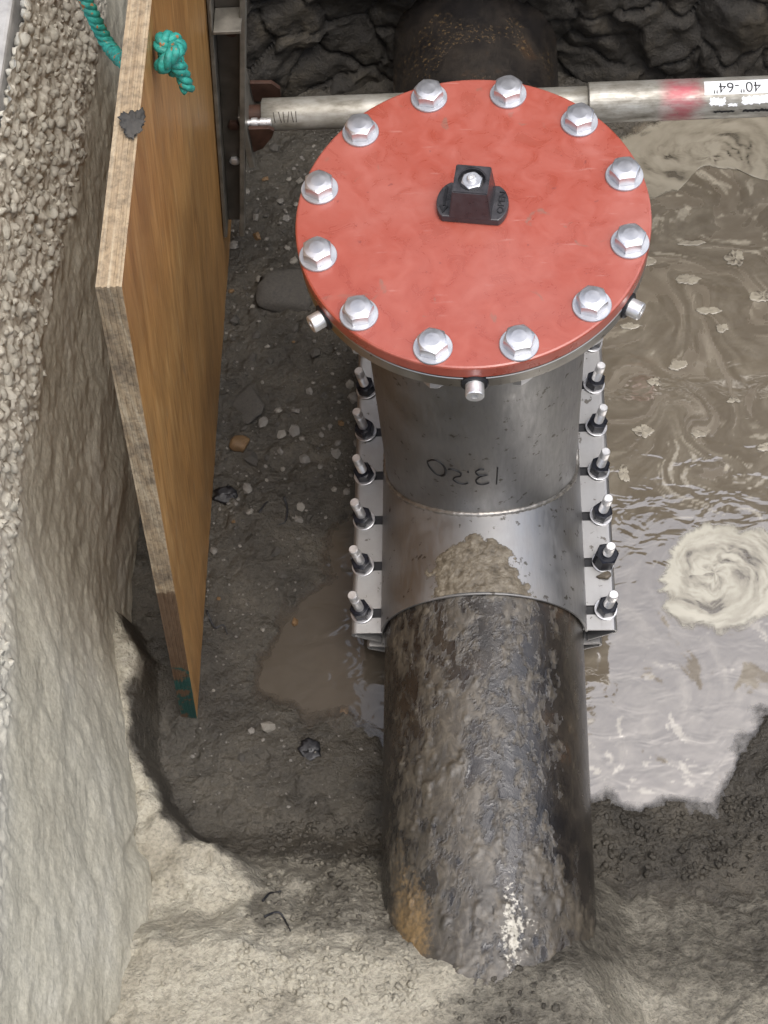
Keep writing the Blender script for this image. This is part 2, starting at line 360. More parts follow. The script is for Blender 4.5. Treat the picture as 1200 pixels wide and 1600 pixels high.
SOIL, CLAY, DSOIL = soil_mat(), clay_mat(), dark_soil_mat()
WATER = water_mat('muddy_water', ((0.118, 0.097, 0.070), (0.135, 0.113, 0.083), (0.165, 0.141, 0.106), (0.225, 0.197, 0.152)), 2.6, (0.36, 0.325, 0.255))
PUDDLE = water_mat('puddle_water', ((0.044, 0.037, 0.028), (0.052, 0.044, 0.034), (0.060, 0.051, 0.040), (0.072, 0.062, 0.049)), 1.55, (0.075, 0.065, 0.05))
PAINT = paint_mat()
STEEL = steel_mat('stainless_shell', (0.39, 0.387, 0.385), 0.50, 0.30, (1, 1, 10))
NECK = steel_mat('stainless_neck', (0.32, 0.318, 0.315), 0.48, 0.10, (5, 5, 1))
FLNG = steel_mat('stainless_flange', (0.40, 0.38, 0.35), 0.36, 0.4, (1, 1, 8))
ZINC = simple('zinc_bolt', (0.60, 0.60, 0.615), 0.36, 0.85, 0.10, 70, 0.0, 0.08)
WASHM = simple('zinc_washer', (0.50, 0.51, 0.535), 0.42, 0.7, 0.12, 60, 0.0, 0.08)
STUDM = simple('stud_steel', (0.78, 0.77, 0.76), 0.40, 0.80, 0.15, 60, 0.0, 0.1)
BLACKNUT = simple('black_coated_nut', (0.010, 0.011, 0.016), 0.34, 0.0, 0.4, 60)
BLACKNUT.node_tree.nodes['Principled BSDF'].inputs['Specular IOR Level'].default_value = 0.28
BLACKRUB = simple('black_rubber', (0.008, 0.008, 0.010), 0.5, 0.0, 0.3, 60)
CASTBLK = simple('black_cast_iron', (0.036, 0.034, 0.037), 0.36, 0.0, 0.35, 60, 0.1)
WELDM = simple('weld_bead', (0.36, 0.34, 0.31), 0.42, 0.85, 0.35, 80, 0.4)
INK = simple('marker_ink', (0.006, 0.006, 0.007), 0.5, 0.0, 0.2)
RAILM = simple('weathered_aluminium', (0.21, 0.195, 0.165), 0.48, 0.55, 0.35, 30, 0.2)
RAILD = simple('dark_aluminium', (0.070, 0.060, 0.048), 0.6, 0.3, 0.4, 24, 0.25)  # darker aluminium tone for the rail web and the scribble
RUST = simple('rusty_steel', (0.045, 0.020, 0.012), 0.62, 0.15, 0.5, 40, 0.4)
PIPE = pipe_mat(); TUBE = tube_mat()
PLYF, PLYE = ply_face_mat(), ply_edge_mat()
ROPE = simple('green_rope', (0.018, 0.22, 0.175), 0.6, 0.0, 0.5, 110, 0.4)
_b = ROPE.node_tree; _p = _b.nodes['Principled BSDF']; _c = _p.inputs['Base Color'].links[0].from_socket
_n = _b.nodes.new('ShaderNodeTexNoise'); _n.inputs['Scale'].default_value = 95; _t = _b.nodes.new('ShaderNodeTexCoord'); _b.links.new(_t.outputs['Object'], _n.inputs['Vector'])
_r = _b.nodes.new('ShaderNodeValToRGB'); _r.color_ramp.elements[0].position = 0.64; _r.color_ramp.elements[1].position = 0.68; _b.links.new(_n.outputs['Fac'], _r.inputs[0])
_m = _b.nodes.new('ShaderNodeMix'); _m.data_type = 'RGBA'; _b.links.new(_r.outputs[0], _m.inputs[0]); _b.links.new(_c, _m.inputs[6]); _m.inputs[7].default_value = (0.30, 0.12, 0.04, 1); _b.links.new(_m.outputs[2], _p.inputs['Base Color'])
PAPER = simple('white_sticker', (0.76, 0.77, 0.78), 0.5, 0.0, 0.06, 50)
STONES = [simple('stone_grey', (0.13, 0.12, 0.105), 0.62, 0, 0.35, 60, 0.3), simple('stone_dark', (0.050, 0.045, 0.038), 0.8, 0, 0.5, 12, 0.5), simple('stone_pale', (0.165, 0.152, 0.13), 0.7, 0, 0.3, 60, 0.3), simple('stone_brown', (0.12, 0.070, 0.030), 0.7, 0, 0.45, 10, 0.3)]
MUDM = simple('wet_mud', (0.085, 0.068, 0.047), 0.5, 0, 0.45, 70, 0.6)
TAR = simple('tar_scrap', (0.010, 0.010, 0.012), 0.45, 0, 0.4, 60, 0.5)
ASPH = simple('asphalt', (0.055, 0.054, 0.052), 0.85, 0, 0.4, 80, 0.6)
CONC = simple('pale_concrete', (0.36, 0.35, 0.335), 0.85, 0, 0.25, 30, 0.4)
GLUE = None

# ------------------------------------------------------------------ dimensions (metres; lid centre = origin, pipe along +Y)
HP = 0.7458        # lid top to pipe axis
RP = 0.1663        # pipe radius
RN = 0.1645        # neck radius
ZW = -0.850        # water level
GZ = 0.00          # street level
PUD = [(-0.12, 0.09), (-0.181, 0.062), (-0.244, -0.016), (-0.285, -0.054), (-0.299, -0.144), (-0.36, -0.218), (-0.402, -0.303), (-0.41, -0.368), (-0.352, -0.398), (-0.317, -0.425), (-0.241, -0.415), (-0.185, -0.446), (-0.12, -0.49)]
LAKE = [(0.10, -0.555), (0.18, -0.561), (0.252, -0.585), (0.305, -0.573), (0.368, -0.579), (0.417, -0.486), (0.477, -0.408), (0.62, -0.34), (1.4, -0.3), (1.4, 1.0), (0.6, 0.93), (0.466, 0.885), (0.335, 0.865), (0.28, 0.81), (0.178, 0.86), (0.10, 0.86)]
BENCH = [(-0.62, -0.26), (-0.583, -0.333), (-0.561, -0.522), (-0.528, -0.586), (-0.461, -0.659), (-0.409, -0.684), (-0.372, -0.71), (-0.360, -0.749), (-0.374, -0.779), (-0.345, -0.820), (-0.282, -0.850), (-0.156, -0.900), (-0.10, -1.8), (-1.2, -1.8), (-1.2, -0.26)]

def floor_h(x, y):
    x = np.asarray(x, float); y = np.asarray(y, float)
    fine = 0.0075 * fbm(x * 42, y * 42, 0, 3, 3, 0.62) + 0.006 * fbm(x * 14, y * 14, 0, 3, 5)
    w1, w2, wi = worley(x * 46 + 0.5 * fbm(x * 40, y * 40, 0, 2, 17), y * 46 + 0.5 * fbm(x * 40 + 3, y * 40, 0, 2, 18), 19)
    crumb = sstep(0.52, 0.0, w1) * (wi > 0.35) * wi * sstep(-0.05, 0.25, fbm(x * 7, y * 7, 0, 3, 20) + 0.1)
    fine = fine + 0.0075 * crumb
    lump = np.maximum(fbm(x * 30, y * 30, 0, 3, 21), 0.12) - 0.12
    base = -0.826 + 0.012 * fbm(x * 4, y * 4, 0, 3, 1) + fine + 0.012 * lump
    wob = 0.026 * fbm(x * 20, y * 20, 0, 5, 9, 0.62)
    dp = polysd(x, y, PUD) + wob; dl = polysd(x, y, LAKE) + wob * 1.1
    zp = np.where(dp < 0, ZW + dp * 0.6, ZW + dp * 0.24) + fine * 0.9 * sstep(0.05, 0.0, np.abs(dp))
    zl = np.where(dl < 0, ZW + np.maximum(dl * 0.8, -0.06), ZW + dl * 0.30 + fine * 0.6 + 0.012 * lump * sstep(0, 0.02, dl))
    z = np.minimum(base, np.minimum(zp, zl))
    # near bank: cut face sloping up towards the camera
    yb = -0.600 - 0.068 * sstep(0.10, 0.22, x) - 0.035 * np.exp(-(x / 0.17) ** 4) + 0.012 * fbm(x * 9, x * 0, 0, 2, 4)
    scrape = (0.010 * fbm(x * 15, y * 1.6, 0, 3, 8) + 0.012 * (worley(x * 9, y * 7, 3)[2] - 0.5) - 0.008 * sstep(0.07, 0.0, worley(x * 9 + 0.3 * fbm(x * 20, y * 20), y * 7, 3)[1] - worley(x * 9, y * 7, 3)[0])) * sstep(0.14, 0.24, x)
    slope = 1.02 - 0.50 * sstep(0.12, 0.24, x)
    clod = (1 - 0.75 * np.exp(-(x / 0.19) ** 4)) * (0.020 * fbm(x * 13, y * 13, 0, 4, 15) + 0.010 * fbm(x * 40, y * 40, 0, 3, 16)) * sstep(0.20, 0.05, x)
    zb = -0.848 + slope * (yb - y) + scrape + clod * sstep(0.0, 0.06, yb - y) + (fine - 0.0075 * crumb * sstep(-0.72, -0.80, y)) * 0.7
    brk = -0.585 - 0.05 * sstep(0.15, 0.3, x); zb = np.where(zb > brk, brk + 0.34 * (zb - brk), zb)
    k = 0.012
    hh = np.clip(0.5 + 0.5 * (zb - z) / k, 0, 1); z = z * (1 - hh) + zb * hh + k * hh * (1 - hh)
    # bench along the left wall
    db = polysd(x, y, BENCH) + 0.009 * fbm(x * 24, y * 24, 0, 4, 12, 0.6)
    zt = -0.69 + 0.42 * np.clip(-0.74 - y, 0, 2) + 0.014 * fbm(x * 9, y * 9, 0, 4, 13) + 0.009 * fbm(x * 30, y * 30, 0, 3, 14, 0.6) + 0.014 * (worley(x * 11 + 0.4 * fbm(x * 14, y * 14), y * 11, 23)[2] - 0.5) + (fine - 0.0075 * crumb) * 0.8 - 0.012 * sstep(-0.02, 0.0, db)
    t = sstep(0.016, -0.004, db)
    z = np.where(zt > z, z * (1 - t) + zt * t, z)
    return np.minimum(z, GZ - 0.02)
def wall_x(y, z):
    y = np.asarray(y, float); z = np.asarray(z, float)
    b = -0.632 + 0.140 * sstep(-0.15, -0.95, y)
    up = sstep(-0.85, 0.0, z)
    x = b * (1 - up) + (-0.676 + 0.07 * sstep(-0.3, -1.0, y)) * up
    x = x + 0.013 * fbm(y * 1.8, z * 2.6, 0, 3, 31) + 0.006 * fbm(y * 7, z * 9, 0, 4, 32) + 0.0013 * fbm(y * 6 + z * 2.5, z * 34, 0, 4, 33) * (0.3 + sstep(-0.1, 0.3, fbm(y * 4, z * 4, 0, 2, 38))) + 0.0025 * fbm(y * 40, z * 40, 0, 3, 34, 0.6)
    led = fbm(y * 3.1 + z * 2.0, z * 0.7, 0, 3, 37)
    x = x + 0.012 * (sstep(-0.05, 0.04, led) - 0.5) * sstep(-0.2, -0.6, y)
    agg = sstep(-0.33, -0.24, z + 0.10 * (y - 0.1) * (1) + 0.03 * fbm(y * 6, z * 6, 0, 3, 35))
    a1, a2, ai = worley(y * 50 + 0.5 * fbm(y * 45, z * 45, 0, 2, 39), z * 50 + 0.5 * fbm(y * 45 + 4, z * 45, 0, 2, 40), 41)
    b1, b2, bi = worley(y * 95, z * 95, 42)
    lumps = 0.0085 * sstep(0.75, 0.05, a1) * (0.35 + 0.65 * ai) + 0.0035 * sstep(0.7, 0.1, b1) * bi
    return x + agg * (lumps + 0.007 * fbm(y * 20, z * 20, 0, 3, 36, 0.6)), agg

# ------------------------------------------------------------------ setting: pit floor and near bank
nx, ny = 360, 500
gx = np.linspace(-0.80, 1.32, nx); gy = np.linspace(-1.75, 1.22, ny)
# finer spacing in the part in view
gx = np.interp(np.linspace(0, 1, nx), [0, 0.88, 1], [-0.80, 0.66, 1.32]); gy = np.interp(np.linspace(0, 1, ny), [0, 0.05, 1], [-1.75, -1.08, 1.22])
X, Y = np.meshgrid(gx, gy, indexing='ij'); Z = floor_h(X, Y)
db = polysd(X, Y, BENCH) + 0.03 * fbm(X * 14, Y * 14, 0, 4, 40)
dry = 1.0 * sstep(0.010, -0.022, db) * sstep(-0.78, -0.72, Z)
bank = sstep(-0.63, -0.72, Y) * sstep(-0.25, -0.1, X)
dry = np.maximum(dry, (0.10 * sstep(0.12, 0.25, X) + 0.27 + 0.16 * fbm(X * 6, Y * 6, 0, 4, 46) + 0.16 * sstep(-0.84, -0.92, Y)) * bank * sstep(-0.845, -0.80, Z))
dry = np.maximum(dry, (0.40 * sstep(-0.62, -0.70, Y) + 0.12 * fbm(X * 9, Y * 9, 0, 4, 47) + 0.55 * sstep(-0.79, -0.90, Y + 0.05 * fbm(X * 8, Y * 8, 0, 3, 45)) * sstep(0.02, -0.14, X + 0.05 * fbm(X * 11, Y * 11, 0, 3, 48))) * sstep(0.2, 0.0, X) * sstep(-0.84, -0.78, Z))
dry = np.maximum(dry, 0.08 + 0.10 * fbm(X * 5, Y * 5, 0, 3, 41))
V = np.stack([X.ravel(), Y.ravel(), Z.ravel()], 1)
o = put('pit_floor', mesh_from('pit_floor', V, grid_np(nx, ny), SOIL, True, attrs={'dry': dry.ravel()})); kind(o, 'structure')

# left wall of the trench
ny2, nz2 = 800, 230
gy2 = np.interp(np.linspace(0, 1, ny2), [0, 0.06, 0.94, 1], [-1.75, -1.1, 1.0, 1.25]); gz2 = np.linspace(-0.95, GZ, nz2)
Yw, Zw_ = np.meshgrid(gy2, gz2, indexing='ij'); Xw, AG = wall_x(Yw, Zw_)
wtone = np.clip(1.0 - 0.25 * sstep(-0.10, 0.2, Yw) * sstep(-0.45, -0.70, Zw_ + 0.05 * fbm(Yw * 5, Zw_ * 5, 0, 3, 44)), 0, 1)  # lower wall is toned darker towards the far end
trench_wall = put('trench_wall', mesh_from('trench_wall', np.stack([Xw.ravel(), Yw.ravel(), Zw_.ravel()], 1), grid_np(ny2, nz2), CLAY, True, attrs={'dry': wtone.ravel(), 'agg': AG.ravel()})); kind(trench_wall, 'structure')

# far wall: cracked dark soil; unseen upper part added to darken the water's reflection
nx3, nz3 = 300, 300
gx3 = np.interp(np.linspace(0, 1, nx3), [0, 0.85, 1], [-0.78, 0.75, 1.4]); gz3 = np.interp(np.linspace(0, 1, nz3), [0, 0.75, 1], [-0.95, 0.15, 1.9])
Xf, Zf = np.meshgrid(gx3, gz3, indexing='ij')
f1, f2, idv = worley(Xf * 9 + 0.8 * fbm(Xf * 5, Zf * 5, 0, 3, 50), Zf * 11 + 0.8 * fbm(Xf * 5 + 9, Zf * 5, 0, 3, 51), 5)
crack = sstep(0.10, 0.0, f2 - f1)
Yf = 0.905 + 0.05 * sstep(0.1, 0.4, Xf) + 0.16 * (Zf + 0.85) + 0.05 * fbm(Xf * 3, Zf * 3, 0, 4, 52) - 0.03 * (idv - 0.5) + 0.016 * crack + 0.03 * fbm(Xf * 9, Zf * 9, 0, 4, 54) + 0.014 * fbm(Xf * 22, Zf * 22, 0, 3, 53) + 0.09 * np.exp(-(Xf / 0.24) ** 2) * sstep(-0.45, -0.75, Zf + 0 * Xf) 
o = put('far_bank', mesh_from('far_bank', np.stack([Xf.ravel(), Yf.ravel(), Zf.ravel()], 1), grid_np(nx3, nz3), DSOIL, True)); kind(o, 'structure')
# right wall (outside the frame)
gy4 = np.linspace(-1.75, 1.3, 90); gz4 = np.linspace(-0.95, GZ, 40); Y4, Z4 = np.meshgrid(gy4, gz4, indexing='ij')
X4 = 1.22 + 0.05 * fbm(Y4 * 4, Z4 * 4, 0, 4, 60)
o = put('right_bank', mesh_from('right_bank', np.stack([X4.ravel(), Y4.ravel(), Z4.ravel()], 1), grid_np(90, 40), DSOIL, True)); kind(o, 'structure')
# street round the pit; ground behind it, with an added unseen raised part
V, F = [], []
def quad(x0, x1, y0, y1, z):
    n = len(V); V.extend([(x0, y0, z), (x1, y0, z), (x1, y1, z), (x0, y1, z)]); F.append((n, n + 1, n + 2, n + 3))
quad(-80, -0.69, -80, 1.0, GZ); quad(1.2, 80, -80, 1.0, GZ); quad(-0.69, 1.2, -80, -1.60, GZ)
o = put('street', mesh_from('street', V, F, ASPH)); kind(o, 'structure')
V, F = [], []; quad(-80, -0.8, 1.0, 80, GZ); quad(1.4, 80, 1.0, 80, GZ); quad(-0.8, 1.4, 1.30, 80, 1.86)
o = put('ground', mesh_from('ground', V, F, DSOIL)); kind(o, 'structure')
for xs in (-0.79, 1.39):
    pass
V, F = box(-0.86, -0.684, -1.6, 1.05, GZ - 0.09, GZ + 0.004)
o = put('pavement_edge', bevel_mesh('pavement_edge', V, F, CONC, 0.006)); kind(o, 'structure')

# water: the mixed silt is drawn out by eddies (tone), with flecks of scum
EDDY = [(0.405, 0.165, 0.060, 3.6), (0.385, 0.060, 0.080, 4.2), (0.42, -0.150, 0.11, 4.0), (0.30, 0.45, 0.10, -2.6), (0.52, 0.42, 0.10, 3.0), (0.43, 0.62, 0.12, 2.2), (0.29, 0.20, 0.06, -3.0), (0.55, 0.16, 0.08, -3.0), (0.30, -0.40, 0.10, 2.6), (0.42, 0.30, 0.07, -3.2)]
def stir(x, y):
    wx, wy = x + 0.035 * fbm(x * 7, y * 7, 0, 3, 300), y + 0.035 * fbm(x * 7 + 5, y * 7, 0, 3, 301)
    for cx, cy, R_, st in EDDY:
        dx, dy = wx - cx, wy - cy; a = 0.62 * st * np.exp(-(dx * dx + dy * dy) / (R_ * R_)); c_, s_ = np.cos(a), np.sin(a)
        wx, wy = cx + dx * c_ - dy * s_, cy + dx * s_ + dy * c_
    return wx, wy
def sheet(name, xs, ys, mat, calm):
    a, b = np.meshgrid(xs, ys, indexing='ij'); wx, wy = stir(a, b)
    tone = 0.48 + 0.50 * fbm(wx * 24, wy * 30, 0, 5, 310, 0.62) * (0.35 if calm else 1)
    reg = sstep(0.0, 0.35, fbm(a * 4.5, b * 4.5, 0, 3, 312) + 0.15)
    fl = sstep(0.30, 0.46, fbm(wx * 34, wy * 52, 0, 4, 313, 0.52)) * reg * (0.2 if calm else 0.8)
    band = np.exp(-((b + 0.335 + 0.05 * (a - 0.4)) / 0.035) ** 2) * 0.42 + np.exp(-((a - 0.27) / 0.06) ** 2 - ((b + 0.47) / 0.06) ** 2) * 0.18 + 0.25 * sstep(0.05, 0.25, b)
    sc = sstep(0.18, 0.30, fbm(wx * 16, wy * 22, 0, 5, 314, 0.6) + band - 0.12 - 0.22 * sstep(-0.02, -0.12, b)) * (0.0 if calm else 1)
    dep = np.clip((-floor_h(a, b) + ZW) / 0.016, 0, 1)
    return put(name, mesh_from(name, np.stack([a.ravel(), b.ravel(), np.full(a.size, 0.0)], 1), grid_np(len(xs), len(ys)), mat, True, attrs={'tone': tone.ravel(), 'fleck': fl.ravel(), 'scum': sc.ravel(), 'depth': dep.ravel()}), loc=(0, 0, ZW))
kind(sheet('muddy_water', np.concatenate([np.arange(0.02, 0.66, 0.003), np.arange(0.66, 1.21, 0.03)]), np.arange(-0.66, 1.0, 0.0038), WATER, False), 'structure')
kind(sheet('puddle', np.arange(-0.46, 0.018, 0.004), np.arange(-0.54, 0.15, 0.004), PUDDLE, True), 'structure')

# stones bedded in the upper part of the left wall
SM = []
for k in range(8):
    V_, F_ = pebble_vf(k, 2, 0.42, 0.8); SM.append((np.array(V_), F_))
spots = []
cell = 0.0140
for yy in np.arange(-0.62, 1.0, cell):
    for zz in np.arange(-0.42, GZ, cell):
        y_ = yy + random.uniform(-.5, .5) * cell; z_ = zz + random.uniform(-.5, .5) * cell
        spots.append((y_, z_))
sp = np.array(spots); sx, sa = wall_x(sp[:, 0], sp[:, 1])
keep = sa > RNG.uniform(0.25, 0.95, len(sp)); sp, sx = sp[keep], sx[keep]
rad = (0.0042 + 0.0078 * RNG.random(len(sp)) ** 1.7) * np.where(RNG.random(len(sp)) < 0.06, 1.35, 1.0)
pv = np.stack([sx, sp[:, 0], sp[:, 1]], 1) - np.array([0.02443, -1.34163, 1.77411])
# seen in the frame and not hidden by the panel: take the ones nearest the camera in the visible band
cc = pv @ np.array(M3); u = 600 - 2516.8 * cc[:, 0] / cc[:, 2]; vv_ = 800 + 2516.8 * cc[:, 1] / cc[:, 2]
vis = (u > 4) & (u < 165) & (vv_ > 4) & (vv_ < 900)
order = np.argsort(-(rad * vis)); pick = set(order[:290].tolist())
stone_me = []
for k in range(8):
    stone_me.append(mesh_from('stone', SM[k][0], SM[k][1], CLAY, True, attrs={'dry': np.ones(len(SM[k][0])), 'agg': np.full(len(SM[k][0]), 0.9)}))
RV, RF = [], []
for i in range(len(sp)):
    k = i % 8; s = rad[i]; rot = Matrix.Rotation(random.uniform(0, 6.28), 3, 'X') @ Matrix.Rotation(random.uniform(-.6, .6), 3, 'Y')
    p = (float(sx[i]) - (0.35 if i in pick else 0.75) * s, float(sp[i, 0]), float(sp[i, 1]))
    if i in pick:
        o = put('stone', stone_me[k], trench_wall, p, rot.to_euler()); o.scale = (s * 0.8, s, s * random.uniform(.8, 1.3))
    else:
        n = len(RV); q = (SM[k][0] * s) @ np.array(rot).T + np.array(p); RV.extend(map(tuple, q)); RF.extend([tuple(j + n for j in f) for f in SM[k][1]])
o = put('stone_facing', mesh_from('stone_facing', RV, RF, CLAY, True, attrs={'dry': np.ones(len(RV)), 'agg': np.full(len(RV), 0.9)}), trench_wall); o['kind'] = 'stuff'

# ------------------------------------------------------------------ water main (black coated pipe)
def pipe_mesh():
    na = 300; ys = np.concatenate([np.arange(-1.15, -0.28, 0.0032), np.arange(-0.28, 0.40, 0.03), np.arange(0.40, 1.3, 0.006)]); nyp = len(ys)
    A, Yp = np.meshgrid(np.linspace(0, 2 * PI, na, endpoint=False), ys, indexing='ij')
    cx, cz = np.cos(A), np.sin(A); s = A * RP
    top = sstep(-0.25, 0.75, cz)
    d = 0.62 * fbm(s * 19, Yp * 8, 0, 6, 70, 0.68) + 0.62 * fbm(s * 85, Yp * 46, 0, 5, 71, 0.70)
    bias = -0.10 + 0.18 * np.exp(-((cx + 0.35) / 0.35) ** 2) + 0.25 * sstep(-0.62, -0.86, Yp) - 0.32 * sstep(0.45, 0.85, cx) * sstep(-0.80, -0.74, Yp) - 0.10 * np.exp(-((cx - 0.10) / 0.16) ** 2) + 0.22 * np.exp(-((Yp + 0.335) / 0.03) ** 2) * np.exp(-(cx / 0.6) ** 2)
    bias = np.where(Yp > 0.35, -1.0, bias)
    mud = np.clip(0.5 + 1.15 * (d + bias), 0, 1) * top
    mud = np.where(Yp < -0.28, mud, mud * (Yp > 0.35))
    thick = 0.0010 * sstep(0.40, 0.70, mud) + 0.0034 * sstep(0.16, 0.50, fbm(s * 62, Yp * 44, 0, 4, 72, 0.68)) * sstep(0.42, 0.7, mud) + 0.0010 * np.maximum(fbm(s * 150, Yp * 120, 0, 2, 73), 0) * sstep(0.35, 0.6, mud)
    R = RP + thick
    rust = np.exp(-((cx + 0.62) / 0.17) ** 2 - ((Yp + 0.83) / 0.09) ** 2) * 0.75 + 0.35 * np.exp(-((cx + 0.8) / 0.12) ** 2) * sstep(-0.45, -0.75, Yp) + 0.32 * (Yp > 0.35) * sstep(0.02, 0.3, fbm(s * 9, Yp * 9, 0, 3, 74))
    lime = 0.50 * np.exp(-((cx - 0.35) / 0.32) ** 2 - ((Yp + 0.83) / 0.06) ** 2) + 0.42 * np.exp(-((cx - 0.2) / 0.1) ** 2) * sstep(-0.5, -0.6, Yp)
    Vp = np.stack([(R * cx).ravel(), Yp.ravel(), (R * cz - HP).ravel()], 1)
    i, j = np.meshgrid(np.arange(na), np.arange(nyp - 1), indexing='ij'); i2 = (i + 1) % na
    Fp = np.stack([i * nyp + j, i * nyp + j + 1, i2 * nyp + j + 1, i2 * nyp + j], -1).reshape(-1, 4)
    return mesh_from('water_main', Vp, Fp[:, ::-1], PIPE, True, attrs={'mud': mud.ravel(), 'rust': rust.ravel(), 'lime': lime.ravel(), 'film': np.where(Yp > 0.35, 0.15, 1.0).ravel()})
wm = put('water_main', pipe_mesh())
tag(wm, 'black coated water main smeared with mud, running under the steel sleeve', 'pipe')

# ------------------------------------------------------------------ tapping sleeve
sleeve = root('tapping_sleeve', (0, 0, -HP), 'stainless steel tapping sleeve clamped round the muddy pipe, marked 13.20', 'pipe sleeve')
Y0, Y1 = -0.307, 0.305
def arc_shell(r0, r1, a0, a1, y0, y1, n=64, ny=24):
    V, F = [], []
    for j in range(ny + 1):
        y = y0 + (y1 - y0) * j / ny
        for r in (r0, r1):
            for k in range(n + 1):
                a = a0 + (a1 - a0) * k / n; V.append((r * math.cos(a), y, r * math.sin(a) - HP))
    m = n + 1
    for j in range(ny):
        for k in range(n):
            a = j * 2 * m + k; b = (j + 1) * 2 * m + k
            F.append((a + m, a + m + 1, b + m + 1, b + m)); F.append((a, b, b + 1, a + 1))
    for k in range(n):
        F.append((k, k + 1, k + 1 + m, k + m)); e = ny * 2 * m; F.append((e + k, e + k + m, e + k + 1 + m, e + k + 1))
    for j in range(ny):
        for k in (0, n): F.append((j * 2 * m + k, j * 2 * m + k + m, (j + 1) * 2 * m + k + m, (j + 1) * 2 * m + k))
    return V, F
RS = 0.1735
a0 = math.asin(0.012 / RS)
us = put('upper_shell', mesh_from('upper_shell', *arc_shell(RS - 0.0035, RS, a0, PI - a0, Y0, Y1), STEEL, True), sleeve); us.data.set_sharp_from_angle(angle=0.6)
put('lower_shell', mesh_from('lower_shell', *arc_shell(RS - 0.004, RS - 0.0005, PI + 0.2, 2 * PI - 0.2, Y0 + 0.005, Y1), STEEL, True), sleeve)
put('gasket', mesh_from('gasket', *arc_shell(RP - 0.002, RS - 0.0038, 0.05, PI - 0.05, Y0 + 0.004, Y1 - 0.01), BLACKRUB, True), sleeve)
# neck, cut to the saddle line
def neck():
    n = 120; V, F = [], []
    zs = [0, 0.03, 0.1, 0.25, 0.5, 0.75, 1.0]
    for k in range(n):
        a = 2 * PI * k / n; x, y = RN * math.cos(a), RN * math.sin(a)
        zb = -HP + math.sqrt(RS ** 2 - x * x) - 0.004
        for t in zs: V.append((x, y, zb + (-0.030 - zb) * t))
    m = len(zs); F = [(k * m + j, ((k + 1) % n) * m + j, ((k + 1) % n) * m + j + 1, k * m + j + 1) for k in range(n) for j in range(m - 1)]
    return V, F
neck_o = put('neck', mesh_from('neck', *neck(), NECK, True), sleeve)
P = []; rr = []
for k in range(240):
    a = 2 * PI * k / 240; x, y = (RN + 0.001) * math.cos(a), (RN + 0.001) * math.sin(a)
    P.append((x, y, -HP + math.sqrt(RS ** 2 - x * x) + 0.001)); rr.append(0.0046 + 0.0009 * math.sin(k * 2.6) + 0.0006 * random.uniform(-1, 1))
put('weld', mesh_from('weld', *tube(P, rr, 8, True), WELDM, True), neck_o)
# flange ring under the red cover
RL = 0.2415
ring_prof = [(RN - 0.004, -0.050), (RL - 0.003, -0.050), (RL - 0.001, -0.048), (RL - 0.001, -0.0285), (RL - 0.002, -0.0275), (RN - 0.004, -0.0275)]
flange = put('flange', mesh_from('flange', *lathe(ring_prof, 128), FLNG, False), sleeve)
put('flange_gasket', mesh_from('flange_gasket', *lathe([(0.15, -0.0272), (RL - 0.004, -0.0272), (RL - 0.004, -0.0243), (0.15, -0.0243)], 96), BLACKRUB), sleeve)
BA = [math.radians(15 + 30 * i + 0.75) for i in range(12)]; RB = 0.216
nutV = hexhead(0.0175, 0.020, 4, True)
nut_me = mesh_from('nut', *nutV, ZINC)
end_me = mesh_from('bolt_end', *lathe([(0.0105, 0), (0.0105, 0.014), (0.009, 0.016)], 20), ZINC)
for a in BA:
    n_ = put('flange_nut', nut_me, sleeve, (RB * math.cos(a), RB * math.sin(a), -0.0505), (PI, 0, random.uniform(0, 1)))
    put('bolt_end', end_me, n_, (0, 0, 0.0195), local=True)
# test plugs on the rim
plug_me = mesh_from('test_plug', *lathe([(0.0125, 0), (0.0125, 0.0195), (0.0115, 0.021), (0.0052, 0.021), (0.0046, 0.014)], 28), STUDM, False)
seat_me = mesh_from('plug_seat', *lathe([(0.0185, -0.004), (0.0185, 0.002), (0.0165, 0.0035)], 28), BLACKRUB)
for deg in (-90.0, -147.0, -31.5, 90):
    a = math.radians(deg); pl = put('test_plug', plug_me, sleeve, ((RL - 0.001) * math.cos(a), (RL - 0.001) * math.sin(a), -0.0385), (PI / 2, 0, a + PI / 2))
    put('plug_seat', seat_me, pl, (0, 0, 0), local=True)
# hand-written size on the neck (strokes: degrees round the neck, height)
INKS = [[(-80.04, -.4188), (-80.3, -.4386), (-80.83, -.4734)],
 [(-87.51, -.4198), (-89.56, -.4186), (-91.89, -.4266), (-90.92, -.4367), (-88.44, -.4384), (-85.95, -.4381), (-89.19, -.442), (-91.86, -.4533), (-91.31, -.4649), (-88.3, -.4686), (-84.82, -.465)],
 [(-95.74, -.4294), (-96.24, -.4277), (-95.91, -.4257)],
 [(-96.45, -.4648), (-98.29, -.4691), (-101.48, -.4685), (-104.41, -.4613), (-103.21, -.4509), (-100.38, -.4443), (-100.08, -.4352), (-102.12, -.4288), (-105.07, -.4265), (-106.95, -.4297)],
 [(-119.02, -.4281), (-116.22, -.416), (-112.76, -.4125), (-109.77, -.4209), (-108.64, -.4341), (-109.06, -.4488), (-111.19, -.4576), (-114.37, -.4574), (-117.36, -.4481), (-119.15, -.4354), (-119.21, -.4255)]]
def spline(P, m=6):
    out = []; P = [P[0]] + list(P) + [P[-1]]
    for i in range(1, len(P) - 2):
        for t in np.linspace(0, 1, m, endpoint=False):
            p0, p1, p2, p3 = [np.array(P[i + d], float) for d in (-1, 0, 1, 2)]
            out.append(0.5 * (2 * p1 + (p2 - p0) * t + (2 * p0 - 5 * p1 + 4 * p2 - p3) * t * t + (3 * p1 - p0 - 3 * p2 + p3) * t ** 3))
    out.append(np.array(P[-2], float)); return out
parts = []
